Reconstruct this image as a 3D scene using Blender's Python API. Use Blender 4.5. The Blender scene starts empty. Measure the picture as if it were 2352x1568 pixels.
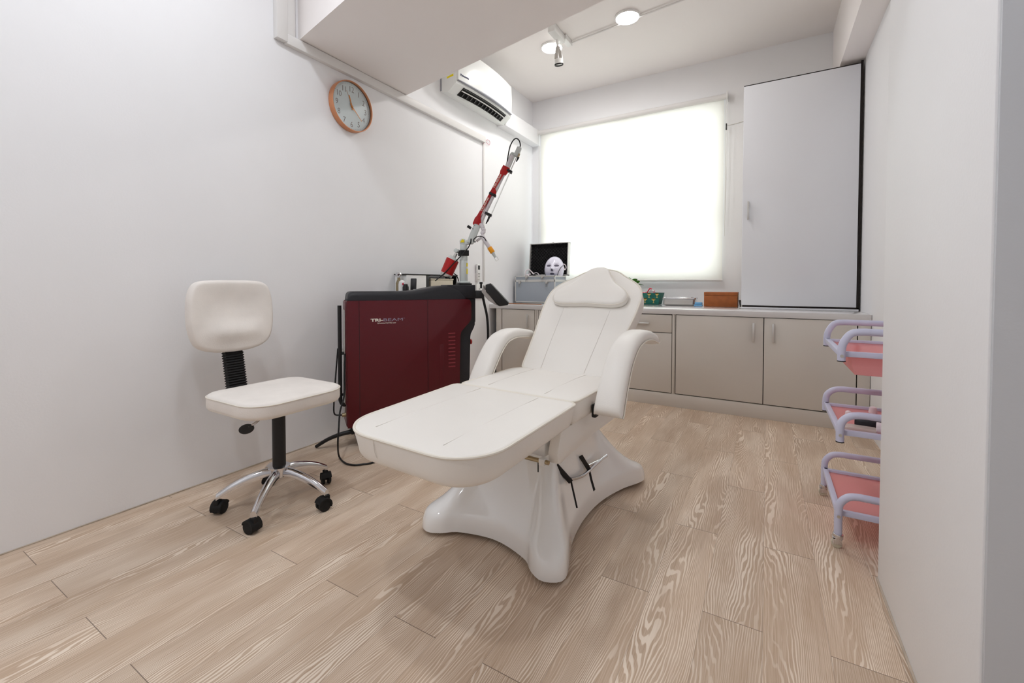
import bpy, bmesh, math, random
from mathutils import Matrix, Vector
from mathutils.bvhtree import BVHTree
random.seed(7)
SC = bpy.context.scene
COL = SC.collection
R = math.radians
PI = math.pi

# ------------------------------------------------------------------ camera
CAMH = 1.0
PITCH = R(1.47); YAW = R(30.4)
cam_d = bpy.data.cameras.new('camera')
cam_d.sensor_width = 36.0
cam_d.lens = 36.0 * 1000.0 / 2352.0
cam_d.shift_x = 0.0
cam_d.shift_y = -(784.0 - 677.0) / 2352.0
cam_d.clip_start = 0.02
cam = bpy.data.objects.new('camera', cam_d); COL.objects.link(cam)
cam.location = (0, 0, CAMH)
cam.rotation_euler = (PI / 2 - PITCH, 0, YAW)
SC.camera = cam

FW = Vector((-math.sin(YAW) * math.cos(PITCH), math.cos(YAW) * math.cos(PITCH), -math.sin(PITCH)))
RT = Vector((math.cos(YAW), math.sin(YAW), 0))
UP = RT.cross(FW)
CC = Vector((0, 0, CAMH))
def ray(px, py): return FW + RT * ((px - 1176.0) / 1000.0) - UP * ((py - 677.0) / 1000.0)
def P(px, py, X=None, Y=None, Z=None, d=None):
    """measured photo direction -> world point on a known wall / depth"""
    r = ray(px, py)
    if X is not None: t = X / r.x
    elif Y is not None: t = Y / r.y
    elif Z is not None: t = (Z - CAMH) / r.z
    else: t = d
    return CC + r * t

# ------------------------------------------------------------------ world, exposure
w = bpy.data.worlds.new('daylight'); SC.world = w; w.use_nodes = True
bg = w.node_tree.nodes['Background']
bg.inputs[0].default_value = (0.93, 0.97, 1.0, 1); bg.inputs[1].default_value = 5.2
SC.view_settings.view_transform = 'Standard'
SC.view_settings.look = 'None'
SC.view_settings.gamma = 1.0
SC.view_settings.use_curve_mapping = False
SC.view_settings.exposure = 0.13
SC.cycles.max_bounces = 10
SC.cycles.diffuse_bounces = 6
SC.cycles.glossy_bounces = 4
SC.cycles.transparent_max_bounces = 12
SC.cycles.caustics_reflective = False
SC.cycles.caustics_refractive = False
SC.cycles.sample_clamp_indirect = 6.0
LAMP_BACK = 118.0      # emission of the two ceiling lights in the treatment bay
LAMP_FRONT = 150.0     # emission of the lights in the front half of the room
# ceiling lamps: (x, y, strength kind)
LAMPS = [(-0.995, 3.52, 'b'), (-1.706, 3.62, 'b'), (-1.50, 0.85, 'f'), (-0.85, 0.10, 'f'), (-1.6, -0.9, 'f')]

# ------------------------------------------------------------------ materials
def lin(c):
    return tuple(((v / 255.0) / 12.92 if v / 255.0 <= 0.04045 else ((v / 255.0 + 0.055) / 1.055) ** 2.4) for v in c)
MATS = {}
def mat(name, rgb, rough=0.5, metal=0.0, spec=0.5, coat=0.0, bump=0.0, bscale=60.0, var=0.0, vscale=6.0, alpha=1.0, trans=0.0, emit=0.0, ior=1.45, coat_rough=0.05):
    m = bpy.data.materials.new(name); m.use_nodes = True
    nt = m.node_tree; b = nt.nodes['Principled BSDF']
    c = (*lin(rgb), 1)
    b.inputs['Base Color'].default_value = c
    b.inputs['Roughness'].default_value = rough
    b.inputs['Metallic'].default_value = metal
    b.inputs['Specular IOR Level'].default_value = spec
    b.inputs['Coat Weight'].default_value = coat
    b.inputs['Coat Roughness'].default_value = coat_rough
    b.inputs['Alpha'].default_value = alpha
    b.inputs['Transmission Weight'].default_value = trans
    b.inputs['IOR'].default_value = ior
    if emit > 0:
        b.inputs['Emission Color'].default_value = c
        b.inputs['Emission Strength'].default_value = emit
    if bump > 0 or var > 0:
        tc = nt.nodes.new('ShaderNodeTexCoord')
        if bump > 0:
            n = nt.nodes.new('ShaderNodeTexNoise'); n.inputs['Scale'].default_value = bscale; n.inputs['Detail'].default_value = 4
            nt.links.new(tc.outputs['Object'], n.inputs['Vector'])
            bp = nt.nodes.new('ShaderNodeBump'); bp.inputs['Strength'].default_value = bump; bp.inputs['Distance'].default_value = 0.004
            nt.links.new(n.outputs['Fac'], bp.inputs['Height']); nt.links.new(bp.outputs['Normal'], b.inputs['Normal'])
        if var > 0:
            n = nt.nodes.new('ShaderNodeTexNoise'); n.inputs['Scale'].default_value = vscale; n.inputs['Detail'].default_value = 5
            nt.links.new(tc.outputs['Object'], n.inputs['Vector'])
            mx = nt.nodes.new('ShaderNodeMix'); mx.data_type = 'RGBA'
            mr = nt.nodes.new('ShaderNodeMapRange'); mr.inputs[1].default_value = 0.35; mr.inputs[2].default_value = 0.7
            nt.links.new(n.outputs['Fac'], mr.inputs[0]); nt.links.new(mr.outputs[0], mx.inputs['Factor'])
            mx.inputs['A'].default_value = c
            mx.inputs['B'].default_value = tuple(v * (1 - var) for v in c[:3]) + (1,)
            nt.links.new(mx.outputs['Result'], b.inputs['Base Color'])
    MATS[name] = m
    return m

GREYW = mat('grey_return', (205, 208, 213), 0.55, bump=0.07, bscale=120, var=0.04, vscale=2.0)
WALL = mat('painted_wall', (243, 243, 245), 0.55, bump=0.07, bscale=120, var=0.035, vscale=1.3)
CEIL = mat('painted_ceiling', (244, 239, 237), 0.8, bump=0.05, bscale=90)
PLAST = mat('white_plastic', (236, 236, 234), 0.35)
TRUNK = mat('white_trunking', (228, 226, 224), 0.45)
VINYL = mat('cream_vinyl', (238, 234, 228), 0.42, bump=0.1, bscale=260, var=0.03, vscale=3.0)
VINYLS = mat('stool_vinyl', (238, 232, 226), 0.6, bump=0.2, bscale=240, var=0.10, vscale=7.0)
PIPING = mat('cream_piping', (232, 226, 214), 0.4)
SHELL = mat('glossy_white_shell', (246, 246, 245), 0.10, coat=1.0, coat_rough=0.03)
CHROME = mat('chrome', (215, 215, 218), 0.12, metal=1.0)
STEEL = mat('brushed_steel', (200, 198, 194), 0.28, metal=1.0)
BRASS = mat('dull_rod', (176, 160, 130), 0.35, metal=1.0)
BLACKP = mat('black_plastic', (20, 20, 22), 0.45)
BLACKT = mat('black_textured', (34, 35, 40), 0.42, bump=0.3, bscale=300)
RUBBER = mat('black_rubber', (13, 13, 14), 0.7)
CABLE = mat('black_cable', (16, 16, 18), 0.5)
BURG = mat('burgundy_lacquer', (86, 8, 21), 0.34, bump=0.08, bscale=400)
BURG2 = mat('burgundy_vent', (142, 52, 62), 0.4)
SILVTXT = mat('silver_print', (228, 222, 210), 0.4)
GREYTXT = mat('grey_print', (150, 140, 160), 0.4)
RED = mat('red_enamel', (176, 10, 12), 0.3)
GREYP = mat('pale_grey_enamel', (204, 210, 208), 0.4)
ARMW = mat('white_tube', (222, 218, 222), 0.35)
YELLOW = mat('yellow_label', (238, 216, 20), 0.5)
ORANGE = mat('orange_sleeve', (240, 160, 20), 0.5)
CABI = mat('gloss_greige_laminate', (214, 208, 200), 0.22, coat=0.35)
CABD = mat('dark_gap_shade', (38, 32, 30), 0.8)  # near-black colour stands in for the shade in gaps around the fronts
TOPM = mat('gloss_white_counter', (222, 220, 220), 0.08, coat=0.5)
CUPD = mat('gloss_white_door', (236, 238, 243), 0.16, coat=0.5)
ALU = mat('aluminium_edge', (214, 213, 210), 0.35, metal=0.7)
GREYF = mat('grey_case_skin', (160, 167, 176), 0.5, bump=0.3, bscale=250)
FOAM = mat('black_foam', (16, 15, 18), 0.95)
MASKM = mat('mask_plastic', (228, 226, 242), 0.22, coat=0.4)
DARKEYE = mat('mask_shade', (96, 92, 112), 0.5)
COPPER = mat('rose_gold', (206, 142, 104), 0.38, metal=0.35)
DIAL = mat('clock_dial', (205, 216, 218), 0.25, coat=0.3)
NUM = mat('grey_numeral', (132, 122, 120), 0.5)
HAND = mat('copper_hand', (206, 140, 84), 0.35, metal=0.4)
LILAC = mat('lilac_metal', (205, 206, 228), 0.38)
WOODB = mat('cherry_wood', (168, 94, 42), 0.4, var=0.25, vscale=22)
STICK = mat('brown_stick', (158, 100, 50), 0.5)
TEAL = mat('teal_paper', (22, 110, 98), 0.6, var=0.15)
GOLD = mat('gold_print', (226, 200, 116), 0.5)
PINKW = mat('pink_red_wrap', (226, 60, 84), 0.45)
WHITEW = mat('white_wrap', (240, 230, 234), 0.5)
BLUEP = mat('blue_packet', (110, 170, 215), 0.35)
GREEN = mat('leaf_green', (64, 128, 26), 0.45, var=0.3, vscale=30)
GREEND = mat('stem_green', (50, 92, 30), 0.5)
POT = mat('white_pot', (225, 222, 218), 0.4)
DARKR = mat('dark_recess', (12, 12, 13), 0.8)
GREYBK = mat('grey_housing', (158, 152, 148), 0.5)
VANE = mat('grey_vane', (100, 100, 100), 0.5)
ACGREY = mat('grey_trim', (150, 152, 160), 0.4)
ACW = mat('aircon_white', (236, 238, 236), 0.16, coat=0.4)
AMBER = mat('amber_bottle', (132, 118, 86), 0.15, coat=0.5)
CREAMB = mat('beige_case', (206, 198, 178), 0.5)
LOGO = mat('navy_print', (40, 46, 90), 0.5)
CLEARP = mat('clear_plastic', (226, 222, 214), 0.12, alpha=0.55)
LAMPM = mat('lamp_diffuser', (255, 253, 248), 0.5, emit=1.0)

def emis(name, col, s):
    m = bpy.data.materials.new(name); m.use_nodes = True; nt = m.node_tree; nt.nodes.clear()
    o = nt.nodes.new('ShaderNodeOutputMaterial'); e = nt.nodes.new('ShaderNodeEmission')
    e.inputs[0].default_value = (*col, 1); e.inputs[1].default_value = s
    nt.links.new(e.outputs[0], o.inputs[0]); return m
LAMPB = emis('lamp_glow_warm', (1.0, 0.98, 0.965), LAMP_BACK)
LAMPF = emis('lamp_glow_cool', (0.90, 0.95, 1.0), LAMP_FRONT)

def blind_mat():
    m = bpy.data.materials.new('blind_fabric'); m.use_nodes = True; nt = m.node_tree; nt.nodes.clear()
    o = nt.nodes.new('ShaderNodeOutputMaterial')
    d = nt.nodes.new('ShaderNodeBsdfDiffuse'); d.inputs[0].default_value = (0.86, 0.84, 0.80, 1)
    t = nt.nodes.new('ShaderNodeBsdfTranslucent'); t.inputs[0].default_value = (0.95, 0.94, 0.915, 1)
    mx = nt.nodes.new('ShaderNodeMixShader'); mx.inputs[0].default_value = 0.5
    nt.links.new(d.outputs[0], mx.inputs[1]); nt.links.new(t.outputs[0], mx.inputs[2]); nt.links.new(mx.outputs[0], o.inputs[0])
    return m
BLIND = blind_mat()
def pane_mat():
    m = bpy.data.materials.new('window_glass'); m.use_nodes = True; nt = m.node_tree; nt.nodes.clear()
    o = nt.nodes.new('ShaderNodeOutputMaterial')
    d = nt.nodes.new('ShaderNodeBsdfTransparent'); d.inputs[0].default_value = (0.93, 0.96, 0.95, 1)
    t = nt.nodes.new('ShaderNodeBsdfGlossy'); t.inputs['Roughness'].default_value = 0.02
    mx = nt.nodes.new('ShaderNodeMixShader'); mx.inputs[0].default_value = 0.06
    nt.links.new(d.outputs[0], mx.inputs[1]); nt.links.new(t.outputs[0], mx.inputs[2]); nt.links.new(mx.outputs[0], o.inputs[0])
    return m
PANE = pane_mat()
def pink_mat():
    m = bpy.data.materials.new('pink_acrylic'); m.use_nodes = True; nt = m.node_tree; nt.nodes.clear()
    o = nt.nodes.new('ShaderNodeOutputMaterial')
    b = nt.nodes.new('ShaderNodeBsdfPrincipled'); b.inputs['Base Color'].default_value = (*lin((250, 196, 198)), 1); b.inputs['Roughness'].default_value = 0.15
    t = nt.nodes.new('ShaderNodeBsdfTransparent'); t.inputs[0].default_value = (1.0, 0.72, 0.72, 1)
    tl = nt.nodes.new('ShaderNodeBsdfTranslucent'); tl.inputs[0].default_value = (*lin((255, 205, 205)), 1)
    m0 = nt.nodes.new('ShaderNodeMixShader'); m0.inputs[0].default_value = 0.45
    nt.links.new(b.outputs[0], m0.inputs[1]); nt.links.new(tl.outputs[0], m0.inputs[2])
    mx = nt.nodes.new('ShaderNodeMixShader'); mx.inputs[0].default_value = 0.3
    nt.links.new(m0.outputs[0], mx.inputs[1]); nt.links.new(t.outputs[0], mx.inputs[2]); nt.links.new(mx.outputs[0], o.inputs[0])
    return m
PINK = pink_mat()

def floor_mat():
    m = bpy.data.materials.new('limed_oak_planks'); m.use_nodes = True; nt = m.node_tree; b = nt.nodes['Principled BSDF']
    L = nt.links.new
    def N(t, **k):
        n = nt.nodes.new(t)
        for a, v in k.items(): setattr(n, a, v)
        return n
    def M(op, a, b_=None, c=None):
        n = N('ShaderNodeMath', operation=op)
        for i, v in enumerate((a, b_, c)):
            if v is None: continue
            if isinstance(v, (int, float)): n.inputs[i].default_value = v
            else: L(v, n.inputs[i])
        return n.outputs[0]
    tc = N('ShaderNodeTexCoord'); sp = N('ShaderNodeSeparateXYZ'); L(tc.outputs['Object'], sp.inputs[0])
    x, y = sp.outputs[0], sp.outputs[1]
    W_, L_ = 0.1593, 0.963
    xs = M('DIVIDE', M('ADD', x, 2.389), W_)       # plank columns
    k = M('FLOOR', xs)
    fx = M('FRACT', xs)
    par = M('MODULO', M('ADD', k, 100.0), 2.0)
    ys = M('DIVIDE', M('SUBTRACT', y, M('ADD', 0.458, M('MULTIPLY', par, 0.4715))), L_)
    row = M('FLOOR', ys); fy = M('FRACT', ys)
    cid = N('ShaderNodeCombineXYZ'); L(k, cid.inputs[0]); L(row, cid.inputs[1])
    wn = N('ShaderNodeTexWhiteNoise', noise_dimensions='2D'); L(cid.outputs[0], wn.inputs['Vector'])
    rnd = wn.outputs['Value']
    spc = N('ShaderNodeSeparateColor'); L(wn.outputs['Color'], spc.inputs[0])
    # grain space: offset per plank
    gx = M('ADD', x, M('MULTIPLY', rnd, 7.3))
    gy = M('ADD', y, M('MULTIPLY', spc.outputs[1], 13.7))
    # broad distortion (cathedrals): elongated noise contours
    v1 = N('ShaderNodeCombineXYZ'); L(M('MULTIPLY', gx, 8.5), v1.inputs[0]); L(M('MULTIPLY', gy, 1.1), v1.inputs[1]); L(M('MULTIPLY', rnd, 5.0), v1.inputs[2])
    n1 = N('ShaderNodeTexNoise'); n1.inputs['Scale'].default_value = 1.0; n1.inputs['Detail'].default_value = 1.5; n1.inputs['Roughness'].default_value = 0.4
    L(v1.outputs[0], n1.inputs['Vector'])
    v1b = N('ShaderNodeCombineXYZ'); L(M('MULTIPLY', gx, 34.0), v1b.inputs[0]); L(M('MULTIPLY', gy, 6.0), v1b.inputs[1])
    n1b = N('ShaderNodeTexNoise'); n1b.inputs['Scale'].default_value = 1.0; n1b.inputs['Detail'].default_value = 2.0
    L(v1b.outputs[0], n1b.inputs['Vector'])
    # contour phase
    ph = M('ADD', M('ADD', M('MULTIPLY', n1.outputs['Fac'], 24.0), M('MULTIPLY', gx, 150.0)), M('MULTIPLY', n1b.outputs['Fac'], 2.6))
    fr = M('FRACT', ph)
    band = M('SUBTRACT', 1.0, M('MULTIPLY', M('ABSOLUTE', M('SUBTRACT', fr, 0.5)), 2.0))    # triangle
    # vein width modulation
    v2 = N('ShaderNodeCombineXYZ'); L(M('MULTIPLY', gx, 9.0), v2.inputs[0]); L(M('MULTIPLY', gy, 2.2), v2.inputs[1])
    n2 = N('ShaderNodeTexNoise'); n2.inputs['Scale'].default_value = 1.0; n2.inputs['Detail'].default_value = 2.0
    L(v2.outputs[0], n2.inputs['Vector'])
    thr = N('ShaderNodeMapRange'); L(n2.outputs['Fac'], thr.inputs[0]); thr.inputs[1].default_value = 0.3; thr.inputs[2].default_value = 0.72
    thr.inputs[3].default_value = 0.84; thr.inputs[4].default_value = 0.42
    vein = N('ShaderNodeMapRange'); L(M('SUBTRACT', band, thr.outputs[0]), vein.inputs[0]); vein.inputs[1].default_value = -0.06; vein.inputs[2].default_value = 0.12
    # fine straight striations
    v3 = N('ShaderNodeCombineXYZ'); L(M('MULTIPLY', gx, 260.0), v3.inputs[0]); L(M('MULTIPLY', gy, 5.0), v3.inputs[1])
    n3 = N('ShaderNodeTexNoise'); n3.inputs['Scale'].default_value = 1.0; n3.inputs['Detail'].default_value = 3.0; n3.inputs['Roughness'].default_value = 0.6
    L(v3.outputs[0], n3.inputs['Vector'])
    fine = N('ShaderNodeMapRange'); L(n3.outputs['Fac'], fine.inputs[0]); fine.inputs[1].default_value = 0.38; fine.inputs[2].default_value = 0.66
    # soft tone clouds
    v4 = N('ShaderNodeCombineXYZ'); L(M('MULTIPLY', gx, 5.0), v4.inputs[0]); L(M('MULTIPLY', gy, 1.3), v4.inputs[1])
    n4 = N('ShaderNodeTexNoise'); n4.inputs['Scale'].default_value = 1.0; n4.inputs['Detail'].default_value = 4.0
    L(v4.outputs[0], n4.inputs['Vector'])
    base = N('ShaderNodeMix', data_type='RGBA'); L(n4.outputs['Fac'], base.inputs['Factor'])
    base.inputs['A'].default_value = (*lin((164, 137, 113)), 1); base.inputs['B'].default_value = (*lin((208, 183, 158)), 1)
    m1 = N('ShaderNodeMix', data_type='RGBA'); L(M('MULTIPLY', fine.outputs[0], 0.50), m1.inputs['Factor']); L(base.outputs['Result'], m1.inputs['A'])
    m1.inputs['B'].default_value = (*lin((224, 204, 184)), 1)
    m2 = N('ShaderNodeMix', data_type='RGBA'); vm = N('ShaderNodeMapRange'); L(n2.outputs['Fac'], vm.inputs[0]); vm.inputs[1].default_value = 0.36; vm.inputs[2].default_value = 0.62; vm.inputs[3].default_value = 0.22; vm.inputs[4].default_value = 0.85
    L(M('MULTIPLY', vein.outputs[0], vm.outputs[0]), m2.inputs['Factor']); L(m1.outputs['Result'], m2.inputs['A'])
    m2.inputs['B'].default_value = (*lin((240, 225, 208)), 1)
    # plank tone
    hs = N('ShaderNodeHueSaturation'); L(m2.outputs['Result'], hs.inputs['Color'])
    mr = N('ShaderNodeMapRange'); L(rnd, mr.inputs[0]); mr.inputs[3].default_value = 0.93; mr.inputs[4].default_value = 1.05
    L(mr.outputs[0], hs.inputs['Value'])
    # joints
    dx = M('MULTIPLY', M('MINIMUM', fx, M('SUBTRACT', 1.0, fx)), W_)
    dy = M('MULTIPLY', M('MINIMUM', fy, M('SUBTRACT', 1.0, fy)), L_)
    gxm = N('ShaderNodeMapRange'); L(dx, gxm.inputs[0]); gxm.inputs[1].default_value = 0.0004; gxm.inputs[2].default_value = 0.0012; gxm.inputs[3].default_value = 0.32; gxm.inputs[4].default_value = 0.0
    gym = N('ShaderNodeMapRange'); L(dy, gym.inputs[0]); gym.inputs[1].default_value = 0.0006; gym.inputs[2].default_value = 0.0016; gym.inputs[3].default_value = 0.75; gym.inputs[4].default_value = 0.0
    gap = M('MAXIMUM', gxm.outputs[0], gym.outputs[0])
    m3 = N('ShaderNodeMix', data_type='RGBA'); L(gap, m3.inputs['Factor']); L(hs.outputs['Color'], m3.inputs['A']); m3.inputs['B'].default_value = (*lin((92, 74, 62)), 1)
    L(m3.outputs['Result'], b.inputs['Base Color'])
    b.inputs['Roughness'].default_value = 0.5; b.inputs['Specular IOR Level'].default_value = 0.35
    bp = N('ShaderNodeBump'); bp.inputs['Strength'].default_value = 0.12; bp.inputs['Distance'].default_value = 0.002
    L(M('SUBTRACT', vein.outputs[0], M('MULTIPLY', gap, 2.0)), bp.inputs['Height']); L(bp.outputs['Normal'], b.inputs['Normal'])
    return m
FLOORM = floor_mat()

# ------------------------------------------------------------------ mesh helpers
WORLD = {}
class MB:
    def __init__(s, T=None):
        s.bm = bmesh.new(); s.T = T.copy() if T is not None else Matrix.Identity(4)
    def _add(s, verts, faces, T=None):
        M_ = s.T @ T if T is not None else s.T
        vs = [s.bm.verts.new(M_ @ Vector(v)) for v in verts]
        out = []
        for f in faces:
            try: out.append(s.bm.faces.new([vs[i] for i in f]))
            except ValueError: pass
        return vs, out
    def box(s, a, b, bev=0.0, T=None, seg=2):
        (x0, y0, z0), (x1, y1, z1) = a, b
        x0, x1 = sorted((x0, x1)); y0, y1 = sorted((y0, y1)); z0, z1 = sorted((z0, z1))
        vs = [(x0, y0, z0), (x1, y0, z0), (x1, y1, z0), (x0, y1, z0), (x0, y0, z1), (x1, y0, z1), (x1, y1, z1), (x0, y1, z1)]
        fs = [(0, 3, 2, 1), (4, 5, 6, 7), (0, 1, 5, 4), (1, 2, 6, 5), (2, 3, 7, 6), (3, 0, 4, 7)]
        v, f = s._add(vs, fs, T)
        if bev > 0:
            es = list({e for q in f for e in q.edges})
            bmesh.ops.bevel(s.bm, geom=es, offset=bev, segments=seg, affect='EDGES', profile=0.5)
        return s
    def rings(s, rings, closed=True, cap0=True, cap1=True, T=None):
        n = len(rings[0]); vs = [p for r in rings for p in r]; fs = []
        for i in range(len(rings) - 1):
            for j in range(n if closed else n - 1):
                k = (j + 1) % n
                fs.append((i * n + j, i * n + k, (i + 1) * n + k, (i + 1) * n + j))
        if cap0: fs.append(tuple(reversed(range(n))))
        if cap1: fs.append(tuple((len(rings) - 1) * n + j for j in range(n)))
        s._add(vs, fs, T); return s
    def lathe(s, prof, seg=24, T=None, cap=True):
        rg = [[(r * math.cos(2 * PI * j / seg), r * math.sin(2 * PI * j / seg), z) for j in range(seg)] for r, z in prof]
        return s.rings(rg, True, cap, cap, T)
    def cyl(s, p0, p1, r, r1=None, seg=20, bev=0.0):
        p0, p1 = Vector(p0), Vector(p1); d = p1 - p0; L = d.length
        T = Matrix.Translation(p0) @ d.to_track_quat('Z', 'Y').to_matrix().to_4x4()
        r1 = r if r1 is None else r1
        pr = [(r, 0), (r1, L)] if bev <= 0 else [(r - bev, 0), (r - bev * .3, bev * .3), (r, bev), (r1, L - bev), (r1 - bev * .3, L - bev * .3), (r1 - bev, L)]
        return s.lathe(pr, seg, T)
    def tube(s, pts, r, seg=10, closed=False, smooth=True, sy=1.0, n=8):
        pts = [Vector(p) for p in pts]
        if smooth and len(pts) > 2: pts = catmull(pts, closed, n)
        m = len(pts); rg = []; up = None
        for i in range(m):
            a = pts[(i - 1) % m] if (closed or i > 0) else pts[0]
            b = pts[(i + 1) % m] if (closed or i < m - 1) else pts[-1]
            t = (b - a).normalized()
            if up is None:
                up = Vector((0, 0, 1)) if abs(t.z) < 0.9 else Vector((1, 0, 0))
            u = (up - t * up.dot(t)).normalized(); up = u; v = t.cross(u)
            rr = r(i / (m - 1)) if callable(r) else r
            rg.append([tuple(pts[i] + u * (rr * math.cos(2 * PI * j / seg)) + v * (rr * sy * math.sin(2 * PI * j / seg))) for j in range(seg)])
        if closed: rg.append(rg[0]); return s.rings(rg, True, False, False)
        return s.rings(rg)
    def prism(s, poly, h0, h1, axis='z', bev=0.0, T=None):
        def mp(p, h):
            if axis == 'z': return (p[0], p[1], h)
            if axis == 'x': return (h, p[0], p[1])
            return (p[0], h, p[1])
        n = len(poly)
        vs = [mp(p, h0) for p in poly] + [mp(p, h1) for p in poly]
        fs = [tuple(reversed(range(n))), tuple(range(n, 2 * n))] + [(i, (i + 1) % n, n + (i + 1) % n, n + i) for i in range(n)]
        v, f = s._add(vs, fs, T)
        if bev > 0:
            es = list({e for q in f[:2] for e in q.edges})
            bmesh.ops.bevel(s.bm, geom=es, offset=bev, segments=2, affect='EDGES', profile=0.5)
        return s
    def pad(s, outline, z0, z1, rt=0.02, rb=0.02, crown=0.0, T=None, bin_=0.0, nr=6):
        """upholstered slab: plan outline, rounded edges, crowned top"""
        o = [Vector((p[0], p[1])) for p in outline]; n = len(o)
        area = sum(o[i].x * o[(i + 1) % n].y - o[(i + 1) % n].x * o[i].y for i in range(n))
        if area < 0: o.reverse()
        nrm = []
        for i in range(n):
            t = (o[(i + 1) % n] - o[i - 1]).normalized(); nrm.append(Vector((-t.y, t.x)))
        c = sum(o, Vector((0, 0))) / n
        def ring(d, z): return [(p.x + q.x * d, p.y + q.y * d, z) for p, q in zip(o, nrm)]
        rg = []
        ins = [(p.x + q.x * (rb + bin_), p.y + q.y * (rb + bin_)) for p, q in zip(o, nrm)]
        for k in (0.02, 0.5): rg.append([(c.x + (p[0] - c.x) * k, c.y + (p[1] - c.y) * k, z0) for p in ins])
        for a in range(5):
            t = a / 4 * PI / 2
            rg.append(ring(bin_ + rb * (1 - math.sin(t)), z0 + rb * (1 - math.cos(t))))
        for a in range(5):
            t = a / 4 * PI / 2
            rg.append(ring(rt * (1 - math.cos(t)), z1 - rt * (1 - math.sin(t))))
        ins = [(p.x + q.x * rt, p.y + q.y * rt) for p, q in zip(o, nrm)]
        for a in range(1, nr + 1):
            k = 1 - a / nr; k = max(k, 0.02)
            rg.append([(c.x + (p[0] - c.x) * k, c.y + (p[1] - c.y) * k, z1 + crown * (1 - k ** 2.5)) for p in ins])
        return s.rings(rg, True, True, True, T)
    def build(s, name, m, parent=None, label=None, smooth=35):
        bmesh.ops.recalc_face_normals(s.bm, faces=s.bm.faces)
        me = bpy.data.meshes.new(name)
        if parent is not None:
            s.bm.transform(WORLD[parent.name].inverted())
        s.bm.to_mesh(me); s.bm.free()
        me.materials.append(m)
        if smooth:
            for p in me.polygons: p.use_smooth = True
            me.set_sharp_from_angle(angle=R(smooth))
        o = bpy.data.objects.new(name, me); COL.objects.link(o)
        if parent is not None:
            o.parent = parent; WORLD[o.name] = WORLD[parent.name]
        else: WORLD[o.name] = Matrix.Identity(4)
        if label: o['label'] = label
        return o

def catmull(p, closed=False, n=8):
    p = [Vector(q) for q in p]; out = []; m = len(p)
    rng = range(m) if closed else range(m - 1)
    for i in rng:
        p0 = p[(i - 1) % m] if closed or i > 0 else p[0] * 2 - p[1]
        p1 = p[i]; p2 = p[(i + 1) % m]
        p3 = p[(i + 2) % m] if closed or i + 2 < m else p[-1] * 2 - p[-2]
        for k in range(n):
            t = k / n
            out.append(0.5 * ((2 * p1) + (p2 - p0) * t + (2 * p0 - 5 * p1 + 4 * p2 - p3) * t * t + (3 * p1 - p0 - 3 * p2 + p3) * t ** 3))
    if not closed: out.append(p[-1])
    return out
def rrect(hx, hy, r, n=6, cx=0, cy=0):
    rr = r if isinstance(r, (list, tuple)) else (r,) * 4      # corners ++, -+, --, +-
    out = []
    for (sx, sy, a0), q in zip(((1, 1, 0), (-1, 1, 90), (-1, -1, 180), (1, -1, 270)), rr):
        for k in range(n + 1):
            a = R(a0 + 90 * k / n)
            out.append((cx + sx * (hx - q) + q * math.cos(a), cy + sy * (hy - q) + q * math.sin(a)))
    return out
def resample(poly, n):
    p = [Vector(q) for q in poly]; m = len(p); L = [0]
    for i in range(m): L.append(L[-1] + (p[(i + 1) % m] - p[i]).length)
    out = []; j = 0
    for k in range(n):
        t = L[-1] * k / n
        while L[j + 1] < t: j += 1
        f = (t - L[j]) / max(1e-9, L[j + 1] - L[j])
        out.append(p[j].lerp(p[(j + 1) % m], f))
    return out
def thing(name, label, cat, loc=(0, 0, 0), rz=0.0, group=None):
    o = bpy.data.objects.new(name, None); COL.objects.link(o)
    o.empty_display_size = 0.1
    o.location = loc; o.rotation_euler = (0, 0, rz)
    WORLD[o.name] = Matrix.Translation(Vector(loc)) @ Matrix.Rotation(rz, 4, 'Z')
    o['label'] = label; o['category'] = cat
    if group: o['group'] = group
    return o
def tag(o, label, cat, group=None):
    o['label'] = label; o['category'] = cat
    if group: o['group'] = group
    return o
def struct(name, mb, m, parent=None, smooth=35):
    o = mb.build(name, m, parent, smooth=smooth)
    if parent is None: o['kind'] = 'structure'
    return o
def text_mesh(txt, size, T, name, m, parent, xscale=1.0, depth=0.0006, bold=0.0, align='LEFT', label=None, fit=None):
    cu = bpy.data.curves.new('lettering', 'FONT'); cu.body = txt; cu.size = size; cu.extrude = depth; cu.offset = bold
    cu.align_x = align; cu.resolution_u = 3
    ob = bpy.data.objects.new('lettering', cu); COL.objects.link(ob)
    bpy.context.view_layer.update()
    dg = bpy.context.evaluated_depsgraph_get()
    me = bpy.data.meshes.new_from_object(ob.evaluated_get(dg))
    COL.objects.unlink(ob); bpy.data.objects.remove(ob); bpy.data.curves.remove(cu)
    if fit:
        xs_ = [v.co.x for v in me.vertices]; me.transform(Matrix.Translation((-min(xs_), 0, 0))); xscale = fit / (max(xs_) - min(xs_))
    me.transform(Matrix.Scale(xscale, 4, (1, 0, 0)))
    me.transform(WORLD[parent.name].inverted() @ T)
    me.materials.clear(); me.materials.append(m); me.name = name
    o = bpy.data.objects.new(name, me); COL.objects.link(o); o.parent = parent; WORLD[o.name] = WORLD[parent.name]
    if label: o['label'] = label
    return o
def frame(origin, xax, yax):
    x = Vector(xax).normalized(); y = Vector(yax); y = (y - x * y.dot(x)).normalized(); z = x.cross(y)
    M_ = Matrix((x, y, z)).transposed().to_4x4(); M_.translation = Vector(origin); return M_

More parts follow.
